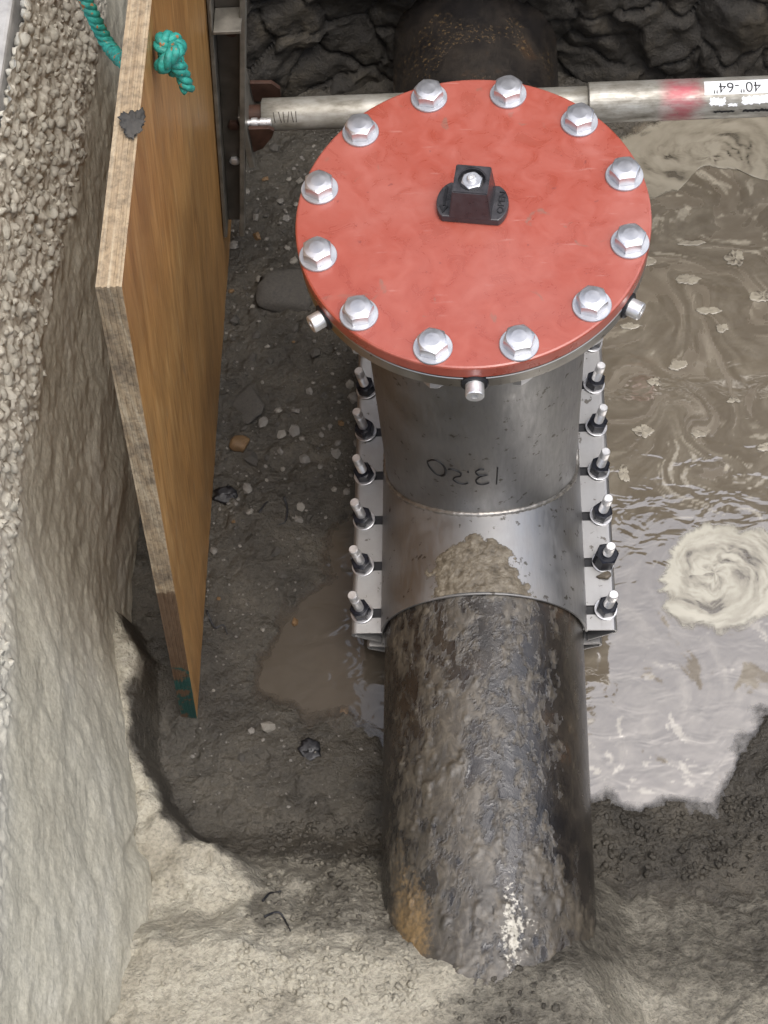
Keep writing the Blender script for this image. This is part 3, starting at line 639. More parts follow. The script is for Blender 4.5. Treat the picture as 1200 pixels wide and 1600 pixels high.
for q, stv in enumerate(INKS):
    pts = [((RN + 0.0004) * math.cos(math.radians(p[0])), (RN + 0.0004) * math.sin(math.radians(p[0])), p[1]) for p in spline(stv)]
    wd = [0.0013 if q != 4 else 0.0013 + 0.0012 * sstep(0.25, 0.45, i / len(pts)) * sstep(0.65, 0.5, i / len(pts)) for i in range(len(pts))]
    parts.append(tube(pts, wd, 6))
o = put('marker_writing', mesh_from('marker_writing', *join(*parts), INK, True), neck_o); o['label'] = 'black hand-written 13.20, upside down'

# clamping bars with slots, studs and nuts
SY = [-0.272 + 0.0877 * i for i in range(7)]
ZT = -0.7245       # top face of the upper bar
stud_prof = [(0.0082, -0.075)]
z = 0.0
while z < 0.050:
    stud_prof += [(0.0083, z), (0.0075, z + 0.0011)]; z += 0.0022
stud_prof += [(0.0080, 0.052), (0.0080, 0.0665), (0.0068, 0.0685)]
stud_me = mesh_from('stud', *lathe(stud_prof, 20), STUDM, False)
stud_smooth = mesh_from('stud', *lathe([(0.0082, -0.075), (0.0082, 0.056), (0.0074, 0.057), (0.0074, 0.059), (0.0082, 0.060), (0.0082, 0.0725), (0.0070, 0.0745)], 20), STUDM, False)
bnut_me = mesh_from('nut', *hexhead(0.0150, 0.0195, 4, True), BLACKNUT)
wash_me = mesh_from('washer', *lathe([(0.0195, 0), (0.0195, 0.0022), (0.0188, 0.0026)], 32), ZINC)
for sgn in (-1, 1):
    bx = lambda a, b, *r: box(min(sgn * a, sgn * b), max(sgn * a, sgn * b), *r)
    # upper bar: folded plate, slotted on its inner side
    xi, xm, xo = RS - 0.003, 0.1965, 0.2195
    pr = [(xm, 0.0)]                          # outer part of top + rounded nose + return (wedge profile)
    for k in range(9):
        a = PI / 2 - k * PI / 8 * 1.0; pr.append((xo - 0.006 + 0.009 * math.cos(a), -0.009 + 0.009 * math.sin(a)))
    pr.append((xi + 0.004, -0.047)); pr.append((xi + 0.004, -0.0435))
    for k in range(7):
        a = -PI / 2 + k * PI / 6; pr.append((xo - 0.006 + 0.0058 * math.cos(a), -0.009 + 0.0058 * math.sin(a)))
    pr.append((xm, -0.0032))
    n = len(pr); Vb = [(sgn * x, yy, zz + ZT) for yy in (Y0 - 0.001, Y1) for x, zz in pr]
    Fb = [(i, (i + 1) % n, n + (i + 1) % n, n + i) for i in range(n)] + [tuple(reversed(range(n))), tuple(range(n, 2 * n))]
    edges = [Y0 - 0.001] + [v for y in SY for v in (y - 0.0085, y + 0.0085)] + [Y1]
    segs = [bx(xi, xm + 0.0002, edges[i], edges[i + 1], ZT - 0.0032, ZT) for i in range(0, len(edges), 2)]
    bar = put('clamp_bar', mesh_from('clamp_bar', *join((Vb, Fb), *segs), STEEL, False), sleeve)
    for y in SY: put('slot_shade', mesh_from('slot_shade', *bx(xi - 0.002, xm + 0.004, y - 0.0088, y + 0.0088, ZT - 0.012, ZT - 0.0045), BLACKRUB), bar)  # added black inserts stand for the darkness inside the slots
    # lower bar
    zl = ZT - 0.060; xo2 = 0.200
    pr = [(xi - 0.01, 0.0), (xo2 - 0.004, 0.004), (xo2, -0.002), (xo2 - 0.002, -0.010), (xi - 0.01, -0.030), (xi - 0.01, -0.027), (xo2 - 0.005, -0.0085), (xo2 - 0.0045, -0.001), (xi - 0.01, -0.004)]
    n = len(pr); Vb = [(sgn * x, yy, zz + zl) for yy in (Y0 - 0.002, Y1) for x, zz in pr]
    Fb = [(i, (i + 1) % n, n + (i + 1) % n, n + i) for i in range(n)] + [tuple(reversed(range(n))), tuple(range(n, 2 * n))]
    put('lower_clamp_bar', mesh_from('lower_clamp_bar', *join((Vb, Fb)), STEEL, False), sleeve)
    for i, y in enumerate(SY):
        tall = 0.010 if (sgn > 0 and i == 1) else 0.0
        me = stud_smooth if (sgn < 0 and i in (0, 1, 2, 4)) else stud_me
        st = put('stud', me, sleeve, (sgn * 0.204, y, ZT), (random.uniform(-.02, .02), sgn * math.radians(8.5), random.uniform(0, 6)))
        st.rotation_mode = 'XYZ'
        st.rotation_euler = (Matrix.Rotation(sgn * math.radians(8.5), 3, 'Y') @ Matrix.Rotation(random.uniform(-.03, .03), 3, 'X') @ Matrix.Rotation(random.uniform(0, 6), 3, 'Z')).to_euler()
        put('washer', wash_me, st, (0, 0, 0.0015), local=True)
        nn = put('nut', bnut_me, st, (0, 0, 0.0042), local=True)
        if tall: nn.scale = (1.18, 1.18, 1.75)
# mud smeared on the saddle in front of the neck
def smear_mat():
    m = NB('mud_smear'); v = m.co(); n = m.noise(v, 70, 6, 0.66); n2 = m.noise(v, 160, 4)
    m.set(Base_Color=m.ramp(n, (0.3, (0.060, 0.048, 0.032)), (0.52, (0.125, 0.104, 0.074)), (0.72, (0.20, 0.175, 0.132))), Roughness=0.55, Normal=m.bump(n2, 0.5, 0.002, m.bump(n, 0.6, 0.004)))
    a = m.ramp(m.math('ADD', m.attr('edge'), m.math('MULTIPLY', m.math('SUBTRACT', n, 0.5), 1.3)), (0.12, 0.0), (0.34, 1.0))
    tr = m.n('ShaderNodeBsdfTransparent'); mx = m.n('ShaderNodeMixShader'); m.l(a, mx.inputs[0]); m.l(tr.outputs[0], mx.inputs[1]); m.l(m.b.outputs[0], mx.inputs[2]); m.l(mx.outputs[0], m.out.inputs['Surface']); return m.m
SMEAR = smear_mat()
def mud_patch():
    na, ny_ = 240, 130
    A, Yp = np.meshgrid(np.linspace(math.radians(38), math.radians(142), na), np.linspace(Y0 + 0.002, -0.168, ny_), indexing='ij')
    s = (A - PI / 2) * -RS
    e = Yp - Y0                              # distance from the near end of the shell
    f = 0.95 * fbm(s * 24, Yp * 24, 0, 6, 86, 0.66) + 0.95 - (np.abs(s + 0.010) / (0.104 - 0.55 * e)) ** 2 - 3.2 * np.maximum(e - 0.07, 0) / 0.1
    th = 0.0004 + 0.0030 * sstep(0.05, 0.9, f) * (1 + 0.9 * fbm(s * 80, Yp * 80, 0, 4, 81, 0.65))
    R = np.where(f > 0.02, RS + th, RS - 0.003)
    Vp = np.stack([(R * np.cos(A)).ravel(), Yp.ravel(), (R * np.sin(A) - HP).ravel()], 1); Fp = grid_np(na, ny_)
    ok = (f.ravel()[Fp] > -0.02).any(1); Fp = Fp[ok]
    used = np.unique(Fp); mp = -np.ones(len(Vp), int); mp[used] = np.arange(len(used))
    return mesh_from('mud_smear', Vp[used], mp[Fp][:, ::-1], SMEAR, True, attrs={'edge': np.clip(f.ravel()[used] * 1.6, 0, 1)})
o = put('mud_smear', mud_patch()); tag(o, 'brown mud smeared on the steel saddle in front of the neck', 'mud')
V_, F_ = pebble_vf(41, 3, 0.5, 0.5); o = put('mud_clod', mesh_from('mud_clod', V_ * 0.011, F_, MUDM, True), None, (0.206, -0.2125, ZT + 0.004)); o.scale = (1.15, .75, 1.0)
tag(o, 'clod of mud on the right clamp bar beside the tall black nut', 'mud')

# ------------------------------------------------------------------ red blind flange
cover = root('blind_flange', (0, 0, -0.024), 'red painted round blind flange with twelve bolts and a black operating nut', 'flange cover')
lid_prof = [(0.02, -0.024), (RL - 0.002, -0.024), (RL, -0.022), (RL, -0.0035), (RL - 0.0008, -0.0012), (RL - 0.003, 0.0), (0.02, 0.0)]
put('cover_plate', mesh_from('cover_plate', *lathe(lid_prof, 160), PAINT, False), cover)
head_me = mesh_from('bolt', *hexhead(0.0182, 0.0165, 5, False, 0.0012), ZINC)
bw_me = mesh_from('washer', *lathe([(0.0258, 0.0), (0.0258, 0.0026), (0.0250, 0.0034), (0.0150, 0.0034)], 40), WASHM)
for i, a in enumerate(BA):
    b = put('bolt', head_me, cover, (RB * math.cos(a), RB * math.sin(a), 0.0040), (0, 0, random.uniform(0, PI / 3)))
    put('washer', bw_me, b, (0, 0, -0.0036), local=True)
# operating nut: square tapered boss on a flared base with OPEN and an arrow
ang = math.radians(-8); C, Sn = math.cos(ang), math.sin(ang); ox, oy = 0.001, 0.014
def rz(V, dz=0.0): return [(ox + x * C - y * Sn, oy + x * Sn + y * C, z + dz) for x, y, z in V]
P = []
for k in range(13):
    a = -1.05 + 2.1 * k / 12; P.append((0.049 * math.cos(a) ** 0.55, 0.031 * math.sin(a) / math.sin(1.05)))
P = P + [(-x, -y) for x, y in P]
P = [(x, max(y, -0.027)) for x, y in P]
Vn, Fn = extrude_poly(P, 0.0005, 0.013); opn = put('operating_nut', bevel_mesh('operating_nut', rz(Vn), Fn, CASTBLK, 0.002), cover)
b0, t0, hz = 0.0285, 0.0235, 0.062
n = 4; hexr = 24
Vs = [(-b0, -b0 + .001, .0125), (b0, -b0 + .001, .0125), (b0, b0, .0125), (-b0, b0, .0125), (-t0, -t0, hz), (t0, -t0, hz), (t0, t0, hz), (-t0, t0, hz)]
Fs = [(0, 1, 5, 4), (1, 2, 6, 5), (2, 3, 7, 6), (3, 0, 4, 7)]
nr = 24; n0 = len(Vs)
for zz in (hz, hz - 0.012):
    for k in range(nr): Vs.append((0.0185 * math.cos(2 * PI * k / nr - 3 * PI / 4), 0.0185 * math.sin(2 * PI * k / nr - 3 * PI / 4), zz))
for k in range(nr):
    cnr = 4 + (int((k + 3) // 6) % 4)
    Fs.append((n0 + k, cnr, n0 + (k + 1) % nr) if True else ())
    Fs.append((n0 + k, n0 + (k + 1) % nr, n0 + nr + (k + 1) % nr, n0 + nr + k))
for q in range(4):
    k = (q * 6 + 3) % nr; Fs.append((n0 + k, 4 + q, 4 + (q + 1) % 4))
Fs.append(tuple(range(n0 + nr, n0 + 2 * nr)))
bm = bmesh.new(); vv = [bm.verts.new(v) for v in rz(Vs)]
for f in Fs:
    try: bm.faces.new([vv[i] for i in f])
    except Exception: pass
bmesh.ops.recalc_face_normals(bm, faces=bm.faces)
ed = [e for e in bm.edges if len(e.link_faces) == 2 and e.calc_face_angle(0) > 0.9]
bmesh.ops.bevel(bm, geom=ed, offset=0.0013, segments=2, affect='EDGES')
me = bpy.data.meshes.new('square_boss'); bm.to_mesh(me); bm.free(); me.materials.append(CASTBLK)
put('square_boss', me, opn)
hx = put('retaining_nut', mesh_from('retaining_nut', *hexhead(0.0128, 0.011, 4, False, 0.0), WASHM), opn, (ox, oy, hz - 0.012), (0, 0, 0.25))
put('bolt_end', mesh_from('bolt_end', *lathe([(0.0062, 0), (0.0062, 0.0045), (0.005, 0.0055), (0.0026, 0.0055), (0.0022, 0.003)], 20), STUDM), hx, (0, 0, 0.011), local=True)
def text_mesh(body, size, extrude, name):
    cu = bpy.data.curves.new(name, 'FONT'); cu.body = body; cu.size = size; cu.extrude = extrude; cu.align_x = 'CENTER'; cu.align_y = 'CENTER'
    t = bpy.data.objects.new(name, cu); COL.objects.link(t)
    dg = bpy.context.evaluated_depsgraph_get(); me = bpy.data.meshes.new_from_object(t.evaluated_get(dg)); bpy.data.objects.remove(t); bpy.data.curves.remove(cu)
    V = np.array([v.co[:] for v in me.vertices]); F = [tuple(p.vertices) for p in me.polygons]; bpy.data.meshes.remove(me); return V, F
SHINE = simple('worn_cast_edge', (0.05, 0.052, 0.058), 0.4, 0.2, 0.3, 80)
V_, F_ = text_mesh('OPEN', 0.0145, 0.0007, 'lettering')
V_ = np.stack([-V_[:, 1] * 0.85, V_[:, 0] * 1.0, V_[:, 2]], 1) + np.array([0.0395, 0.003, 0.0136])
o = put('lettering', mesh_from('lettering', rz(V_.tolist()), F_, BLACKRUB), opn); o['label'] = 'cast word OPEN'
Va, Fa = join(extrude_poly([(-0.0395, -0.010), (-0.0360, -0.010), (-0.0360, 0.022), (-0.0395, 0.022)], 0.0128, 0.0146), extrude_poly([(-0.0377, -0.0225), (-0.0315, -0.0105), (-0.0345, -0.0095), (-0.0377, -0.0165), (-0.0410, -0.0095), (-0.0440, -0.0105)], 0.0129, 0.0147))
o = put('arrow', mesh_from('arrow', rz(Va), Fa, BLACKRUB), opn); o['label'] = 'cast arrow'

# ------------------------------------------------------------------ plywood panel
PT, PB_, SL = 0.455, -0.872, 0.155 / 1.33
PX = lambda z: -0.345 - (0.46 - z) * SL          # face of the panel at height z
PN, PFAR, TH = -0.417, 0.655, 0.027
def ply_mesh():
    L = 9; V, F, fm, stn, grn = [], [], [], [], []
    ncy, ncz = 90, 110
    for l in range(L):
        x0, x1 = -TH + TH * l / L, -TH + TH * (l + 1) / L - (0.0 if l == L - 1 else 0.00012)
        out = []
        for z in np.linspace(PB_, PT, ncz): out.append(('n', z))
        yn = PN + 0.0011 * fbm(np.linspace(PB_, PT, ncz) * 60, np.full(ncz, l * 3.7), 0, 3, 90 + l) + 0.00035 * ((l % 2) * 2 - 1)
        zt = PT + 0.0010 * fbm(np.linspace(PN, PFAR, ncy) * 60, np.full(ncy, l * 3.7), 0, 3, 120 + l) + 0.0003 * ((l % 2) * 2 - 1)
        loop = [(yn[i], z) for i, z in enumerate(np.linspace(PB_, PT, ncz))] + [(y, zt[i]) for i, y in list(enumerate(np.linspace(PN, PFAR, ncy)))[1:]] + [(PFAR, PB_)]
        n0 = len(V); m = len(loop)
        for x in (x0, x1):
            for y, z in loop:
                V.append((x + PX(z), y, z)); stn.append((0.22 + 0.5 * float(sstep(-0.24, -0.36, z))) * (y < PN + 0.01)); grn.append(float(sstep(-0.46, -0.66, z) * 0.60) * (y < PN + 0.01))
        for i in range(m): F.append((n0 + i, n0 + (i + 1) % m, n0 + m + (i + 1) % m, n0 + m + i)); fm.append(1)
        F.append(tuple(n0 + i for i in range(m))); fm.append(0 if l == 0 else 1)
        F.append(tuple(n0 + m + i for i in reversed(range(m)))); fm.append(0 if l == L - 1 else 1)
    me = mesh_from('plywood_panel', V, F, [PLYF, PLYE], False, fm, {'stain': stn, 'green': grn}); return me
panel = put('plywood_panel', ply_mesh()); tag(panel, 'thick orange plywood shoring panel leaning along the left trench wall', 'plywood panel')
# dark lump of tar on its top edge
V_, F_ = pebble_vf(17, 4, 0.75, 0.6); V_ = V_ * (1 + 0.5 * fbm(V_[:, 0] * 5, V_[:, 1] * 5, V_[:, 2] * 5, 4, 5, 0.7)[:, None]); o = put('tar_lump', mesh_from('tar_lump', V_ * 0.011, F_, STONES[1], True), None, (PX(PT) - 0.006, -0.215, PT + 0.004)); o.scale = (.8, 1.5, .8)
tag(o, 'crumpled dark lump stuck on the top edge of the plywood', 'debris')

# ------------------------------------------------------------------ hydraulic shore: rail, bracket, strut
shore = root('hydraulic_shore', (-0.44, 0.53, -0.66), 'aluminium hydraulic shore with upright rail and round cross strut behind the red cover', 'shoring strut')
def leanbox(y0, y1, z0, z1, a0, b0, a1, b1):
    """box standing off the panel face: offsets a..b from the face at the bottom (a0,b0) and top (a1,b1)"""
    V = [(PX(z0) + a0, y0, z0), (PX(z0) + b0, y0, z0), (PX(z0) + b0, y1, z0), (PX(z0) + a0, y1, z0), (PX(z1) + a1, y0, z1), (PX(z1) + b1, y0, z1), (PX(z1) + b1, y1, z1), (PX(z1) + a1, y1, z1)]
    return V, [(0, 3, 2, 1), (4, 5, 6, 7), (0, 1, 5, 4), (1, 2, 6, 5), (2, 3, 7, 6), (3, 0, 4, 7)]
put('rail_web', bevel_mesh('rail_web', *leanbox(0.505, 0.512, -0.655, 0.40, 0.009, 0.030, 0.009, 0.068), RAILD, 0.001, 1), shore)
put('rail_inner_flange', bevel_mesh('rail_inner_flange', *leanbox(0.468, 0.516, -0.660, 0.40, 0.0015, 0.0085, 0.0015, 0.0085), RAILM, 0.0012, 1), shore)
put('rail_outer_flange', bevel_mesh('rail_outer_flange', *leanbox(0.478, 0.520, -0.672, 0.40, 0.0305, 0.0400, 0.0685, 0.0780), RAILM, 0.0012, 1), shore)
put('rail_clip', bevel_mesh('rail_clip', *leanbox(0.452, 0.503, -0.115, -0.108, 0.010, 0.054, 0.010, 0.054), RAILM, 0.001, 1), shore)
put('rail_clip', bevel_mesh('rail_clip', *leanbox(0.452, 0.458, -0.107, 0.40, 0.006, 0.0095, 0.010, 0.0135), RAILM, 0.0006, 1), shore)
rb_me = mesh_from('rail_bolt', *hexhead(0.0085, 0.006, 3, False, 0.001), STUDM); rbr = mesh_from('rail_bolt', *hexhead(0.0095, 0.007, 3, False, 0.001), RUST)
for z, me in ((-0.48, rb_me), (-0.385, rbr), (-0.16, rbr), (-0.03, rbr)):
    put('rail_bolt', me, shore, (PX(z) + 0.024 + 0.020 * (z + 0.66), 0.5045, z), (PI / 2, 0, 0))
SYc, SZc = 0.535, -0.40
xr = PX(SZc) + 0.058
# bracket ears
def ear(sg):
    P = []
    L_ = 0.050 if sg > 0 else 0.044
    if sg > 0: P = [(0, -0.012), (L_ - 0.01, -0.012), (L_, -0.002), (L_ + 0.001, 0.018), (L_ - 0.012, 0.034), (0.0, 0.036)]
    else: P = [(0, 0.020), (L_ - 0.008, 0.020), (L_, 0.012), (L_ - 0.006, -0.004), (0.018, -0.032), (0.0, -0.042)]
    V, F = extrude_poly(P, -0.004, 0.004)            # in x,z plane, thickness in y
    return [(xr + x, SYc + sg * 0.044 + z, SZc + y) for x, y, z in V], F
for sg in (1, -1): put('bracket_ear', bevel_mesh('bracket_ear', *ear(sg), RUST, 0.0015, 2), shore)
put('bracket_plate', bevel_mesh('bracket_plate', *box(xr - 0.012, xr - 0.002, SYc - 0.055, SYc + 0.055, SZc - 0.075, SZc + 0.06), RAILM, 0.001, 1), shore)
def xtube(prof, n=48):
    V, F = lathe(prof, n); return [(z, SYc + x, SZc + y) for x, y, z in V], F
r1, r2 = 0.0285, 0.0345
prof = [(r1 - 0.004, xr + 0.020), (r1, xr + 0.021)] + [(r1, x) for x in np.linspace(xr + 0.05, 0.22, 8)]
put('inner_tube', mesh_from('inner_tube', *xtube(prof), TUBE, True), shore)
prof = [(r1, 0.196), (r2 - 0.001, 0.196), (r2, 0.1975)] + [(r2, x) for x in np.linspace(0.24, 1.16, 12)]
outer = put('outer_tube', mesh_from('outer_tube', *xtube(prof), TUBE, False), shore)
put('spigot', mesh_from('spigot', *xtube([(0.018, xr - 0.01), (0.018, xr + 0.03)], 24), RUST, False), shore)
fit = lathe([(0.0055, 0), (0.0055, 0.006), (0.0085, 0.0065), (0.0085, 0.016), (0.006, 0.017), (0.006, 0.021), (0.0078, 0.022), (0.0078, 0.030), (0.006, 0.031), (0.0075, 0.033), (0.0075, 0.040)], 20)
put('hydraulic_fitting', mesh_from('hydraulic_fitting', [(xr - 0.002 + z, SYc - 0.030 + x, SZc + 0.016 + y) for x, y, z in fit[0]], fit[1], STUDM), shore)
def on_tube(u, v, r):      # u along x, v = angle in radians from the -Y side towards the top
    return (u, SYc - r * math.cos(v), SZc + r * math.sin(v))
def tube_patch(u0, u1, v0, v1, r, th, jag=0.0, seed=0):
    nu, nv = 24, 10; V, F = [], []
    for i in range(nu + 1):
        for j in range(nv + 1):
            ju = jag * float(vn(j * 0.9, seed * 3.1)) if i in (0, nu) else 0; jv = jag * 25 * float(vn(i * 0.8, seed * 7.7 + j * 0.01)) if j in (0, nv) else 0
            V.append(on_tube(u0 + (u1 - u0) * i / nu + ju, v0 + (v1 - v0) * j / nv + jv, r + th))
    return V, grid_faces(nu + 1, nv + 1)
stick = put('label_sticker', mesh_from('label_sticker', *tube_patch(0.390, 0.515, 1.02, 1.78, r2, 0.0005), PAPER, True), outer)
V_, F_ = text_mesh('40"-64"', 0.029, 0.0, 'strut_size')
V_ = [on_tube(0.4440 - x * 0.92, 1.39 - y / r2 * 0.92, r2 + 0.0009) for x, y, z in V_]
o = put('printed_size', mesh_from('printed_size', V_, F_, INK), stick); o['label'] = 'printed 40"-64", upside down'
for i, (u0, u1, v0, v1) in enumerate(((0.398, 0.424, 0.50, 0.86), (0.452, 0.50, 0.52, 0.90), (0.43, 0.445, 0.44, 0.58), (0.405, 0.44, 0.12, 0.22), (0.455, 0.50, 0.10, 0.24))):
    put('torn_sticker', mesh_from('torn_sticker', *tube_patch(u0, u1, v0, v1, r2, 0.0005, 0.0022, i), PAPER if i < 3 else INK, True), outer)
# scratched marks on the inner tube
parts = []
for i, (u, du) in enumerate(((-0.345, 0.002), (-0.336, 0.004), (-0.328, 0.001), (-0.318, -0.003), (-0.314, 0.003), (-0.306, 0.0))):
    parts.append(tube([on_tube(u + du * t, 1.0 - 0.65 * t, r1 + 0.0002) for t in np.linspace(0, 1, 7)], 0.0008, 5))
put('scribble', mesh_from('scribble', *join(*parts), RAILD, True), shore)

# ------------------------------------------------------------------ green rope
def rope_strands(P, R, pitch, seed=0):
    P = [Vector(p) for p in P]; outp = [[], [], []]; up = None; L = 0
    for i, p in enumerate(P):
        a, b = P[max(i - 1, 0)], P[min(i + 1, len(P) - 1)]; t = (b - a).normalized()
        if up is None: up = Vector((0, 0, 1)) if abs(t.z) < .9 else Vector((1, 0, 0))
        s = t.cross(up).normalized(); up = s.cross(t).normalized()
        if i: L += (p - P[i - 1]).length
        for k in range(3):
            an = 2 * PI * (L / pitch + k / 3); outp[k].append(p + s * (math.cos(an) * R * .52) + up * (math.sin(an) * R * .52))
    return [tube(q, R * 0.56, 7) for q in outp]
kx = PX(0.405) + 0.012; ky, kz = -0.070, 0.405
rope = root('rope', (kx, ky, kz), 'green twisted rope threaded through the plywood and knotted on its face', 'rope')
pts = []
for t in np.linspace(0.3, 2 * PI + 0.1, 90):
    pts.append((kx + 0.008 + 0.009 * math.sin(3 * t), ky + 0.0062 * (math.sin(t) + 2 * math.sin(2 * t)), kz + 0.0075 * (math.cos(t) - 2 * math.cos(2 * t))))
st_ = rope_strands(pts, 0.0085, 0.03)
for k in range(3): put('knot_strand', mesh_from('knot_strand', *st_[k], ROPE, True), rope)
tail = [tuple(x) for x in spline([(kx + 0.012, ky + 0.004, kz - 0.005), (kx + 0.018, ky - 0.006, kz - 0.022), (kx + 0.020, ky - 0.010, kz - 0.045)], 10)]
st_ = rope_strands(tail, 0.0085, 0.03)
for k in range(3): put('tail_strand', mesh_from('tail_strand', *st_[k], ROPE, True), rope)
bend = [tuple(x) for x in spline([(-0.47, 0.20, 0.10), (-0.50, 0.26, 0.055), (-0.520, 0.295, 0.045), (-0.532, 0.305, 0.10), (-0.548, 0.325, 0.17), (-0.585, 0.35, 0.26)], 14)]
lead = [tuple(x) for x in spline([(PX(0.395) - TH + 0.002, ky + 0.01, kz - 0.01), (PX(0.33) - TH - 0.014, 0.0, 0.33), (PX(0.2) - TH - 0.02, 0.1, 0.2), (-0.47, 0.20, 0.10)], 14)]
st_ = rope_strands(lead[:-1] + bend, 0.0105, 0.036)
for k in range(3): put('rope_strand', mesh_from('rope_strand', *st_[k], ROPE, True), rope)

# ------------------------------------------------------------------ foam floating on the water
def foam(name, P, mat, loc, label, seed, jag=0.012, swirl=70.0, rings=60):
    P = np.array(P); c = P.mean(0); sp_ = np.array(spline([tuple(p) for p in P] + [tuple(P[0])], 14)[:-1]); n = len(sp_)
    a = 2 * PI * np.arange(n) / n; j = jag * fbm(np.cos(a) * 3.0 + seed, np.sin(a) * 3.0, 0, 5, seed, 0.6)
    d = sp_ - c; d = d * (1 + j / np.maximum(np.linalg.norm(d, axis=1), 1e-3) * 2)[:, None]
    t = np.linspace(0, 1, rings + 1); Q = c + d[None] * (1 - t)[:, None, None]
    x, y = Q[..., 0], Q[..., 1]; R_ = np.sqrt(np.maximum(np.mean(np.sum(d * d, 1)), 1e-8))
    dx, dy = x - c[0] + 0.05 * R_ * fbm(x * 40, y * 40, 0, 3, seed), y - c[1] + 0.05 * R_ * fbm(x * 40 + 9, y * 40, 0, 3, seed)
    rr_, th = np.hypot(dx, dy * 1.15), np.arctan2(dy, dx)
    rr_ = rr_ + 0.16 * R_ * fbm(np.cos(th) * 1.3, np.sin(th) * 1.3, rr_ * 5, 3, seed + 1)
    tone = 0.56 + 0.95 * fbm(rr_ * swirl + th * 0.8 * np.sign(swirl), np.cos(th) * 1.4, np.sin(th) * 1.4, 4, seed + 2, 0.6) * (0.6 + 0.6 * vn(x * 18, y * 18, 0, seed + 7))
    V = np.stack([(x - c[0]).ravel(), (y - c[1]).ravel(), (0.0006 + 0.0012 * np.minimum(1, t * 4)[:, None] + 0 * x).ravel()], 1)
    F = [tuple(reversed(f)) for f in grid_faces(rings + 1, n, False, True)]
    return tag(put(name, mesh_from(name, V, F, mat, True, attrs={'tone': tone.ravel(), 'edge': (np.minimum(1, t * 3.0)[:, None] + 0 * x).ravel()}), None, (c[0], c[1], ZW + 0.001)), label, 'foam')
FOAM1 = foam_mat('foam_swirl', (0.19, 0.175, 0.15), (0.31, 0.29, 0.24), (0.42, 0.40, 0.335)); FOAM2 = foam_mat('foam_streak', (0.12, 0.105, 0.08), (0.215, 0.19, 0.145), (0.27, 0.243, 0.19))
foam('foam_raft', [(0.325, -0.140), (0.338, -0.108), (0.357, -0.076), (0.405, -0.045), (0.47, -0.062), (0.53, -0.10), (0.55, -0.17), (0.50, -0.235), (0.43, -0.268), (0.375, -0.262), (0.315, -0.225), (0.305, -0.175)], FOAM1, None, 'pale swirling foam raft on the water beside the right clamp bar', 3, 0.012, 75.0)
foam('foam_raft', [(0.20, 0.80), (0.30, 0.83), (0.40, 0.88), (0.60, 0.92), (0.75, 0.90), (0.75, 0.74), (0.60, 0.70), (0.52, 0.735), (0.455, 0.745), (0.40, 0.69), (0.33, 0.665), (0.27, 0.70)], FOAM2, None, 'broad beige foam streak on the water below the labelled strut', 8, 0.010, 55.0)
blob = [(0.405, 0.475, 0.028, 0.016), (0.44, 0.40, 0.03, 0.01), (0.375, 0.28, 0.022, 0.012), (0.46, 0.36, 0.015, 0.012), (0.325, 0.245, 0.014, 0.01), (0.29, 0.37, 0.022, 0.008), (0.545, 0.43, 0.03, 0.016), (0.50, 0.52, 0.022, 0.02), (0.33, 0.52, 0.02, 0.012), (0.42, 0.56, 0.03, 0.008), (0.285, 0.50, 0.012, 0.012), (0.47, 0.20, 0.016, 0.006), (0.30, 0.14, 0.02, 0.016), (0.40, 0.13, 0.016, 0.008), (0.52, 0.10, 0.02, 0.012), (0.26, 0.05, 0.012, 0.02)]
FOAM3 = foam_mat('foam_fleck', (0.15, 0.13, 0.10), (0.23, 0.205, 0.16), (0.31, 0.28, 0.22))
for i, (x, y, a, b) in enumerate(blob):
    P = [(x + a * math.cos(t) * random.uniform(.75, 1.15), y + b * math.sin(t) * random.uniform(.75, 1.15)) for t in np.linspace(0, 2 * PI, 8)[:-1]]
    o = foam('foam_fleck', P, FOAM3, None, 'small pale fleck of foam on the brown water %s' % ('level with the red cover' if y > 0.33 else 'beside the right studs'), 20 + i, 0.003, 110.0, 10); o['group'] = 'foam flecks %s' % ('by the red cover' if y > 0.33 else 'by the right studs')

# ------------------------------------------------------------------ stones, scraps and clods on the pit floor
PM = []
for k in range(7):
    V_, F_ = pebble_vf(200 + k, 3 if k < 2 else 1, 0.34, 0.62); PM.append((V_, F_))
PMESH = {(k, m): mesh_from('pebble', PM[k][0], PM[k][1], STONES[m], k < 2) for k in range(7) for m in range(4)}
def zfloor(x, y): return float(floor_h(np.array([x]), np.array([y]))[0])
def pebble(name, x, y, s, m=0, k=None, label=None, group=None, sq=(1, 1, 1), sink=0.25):
    k = random.randrange(2, 7) if k is None else k
    o = put(name, PMESH[(k, m)], None, (x, y, zfloor(x, y) + s * sq[2] * (0.62 - sink - 0.2)), (random.uniform(-.3, .3), random.uniform(-.3, .3), random.uniform(0, 6.3)))
    o.scale = (s * sq[0], s * sq[1], s * sq[2]); return tag(o, label, 'stone', group)
pebble('stone', -0.360, 0.455, 0.052, 1, 0, 'large flat dark stone beside the test plug, left of the red cover', None, (1.0, 1.25, 0.45))
pebble('stone', -0.445, 0.206, 0.048, 1, 1, 'broad flat dark stone half sunk in mud beside the plywood', None, (1.0, 0.95, 0.3))
pebble('stone', -0.447, 0.118, 0.0185, 3, 0, 'rounded orange brown stone on the mud beside the plywood', None, (1, 1, 1))
pebble('stone', -0.425, 0.088, 0.022, 1, 4, 'dark angular stone in front of the orange brown stone', None, (1.3, .6, .7))
pebble('stone', -0.245, -0.395, 0.013, 3, 1, 'tan stone at the lower edge of the left puddle', None, (1.4, .8, .8))
pebble('stone', -0.335, -0.235, 0.008, 3, 3, 'small reddish stone standing in the left puddle', None, (1, 1, 2.6), -0.6)
placed = [(-0.36, .455, .05), (-.445, .206, .045), (-.447, .118, .02), (-.425, .088, .02)]
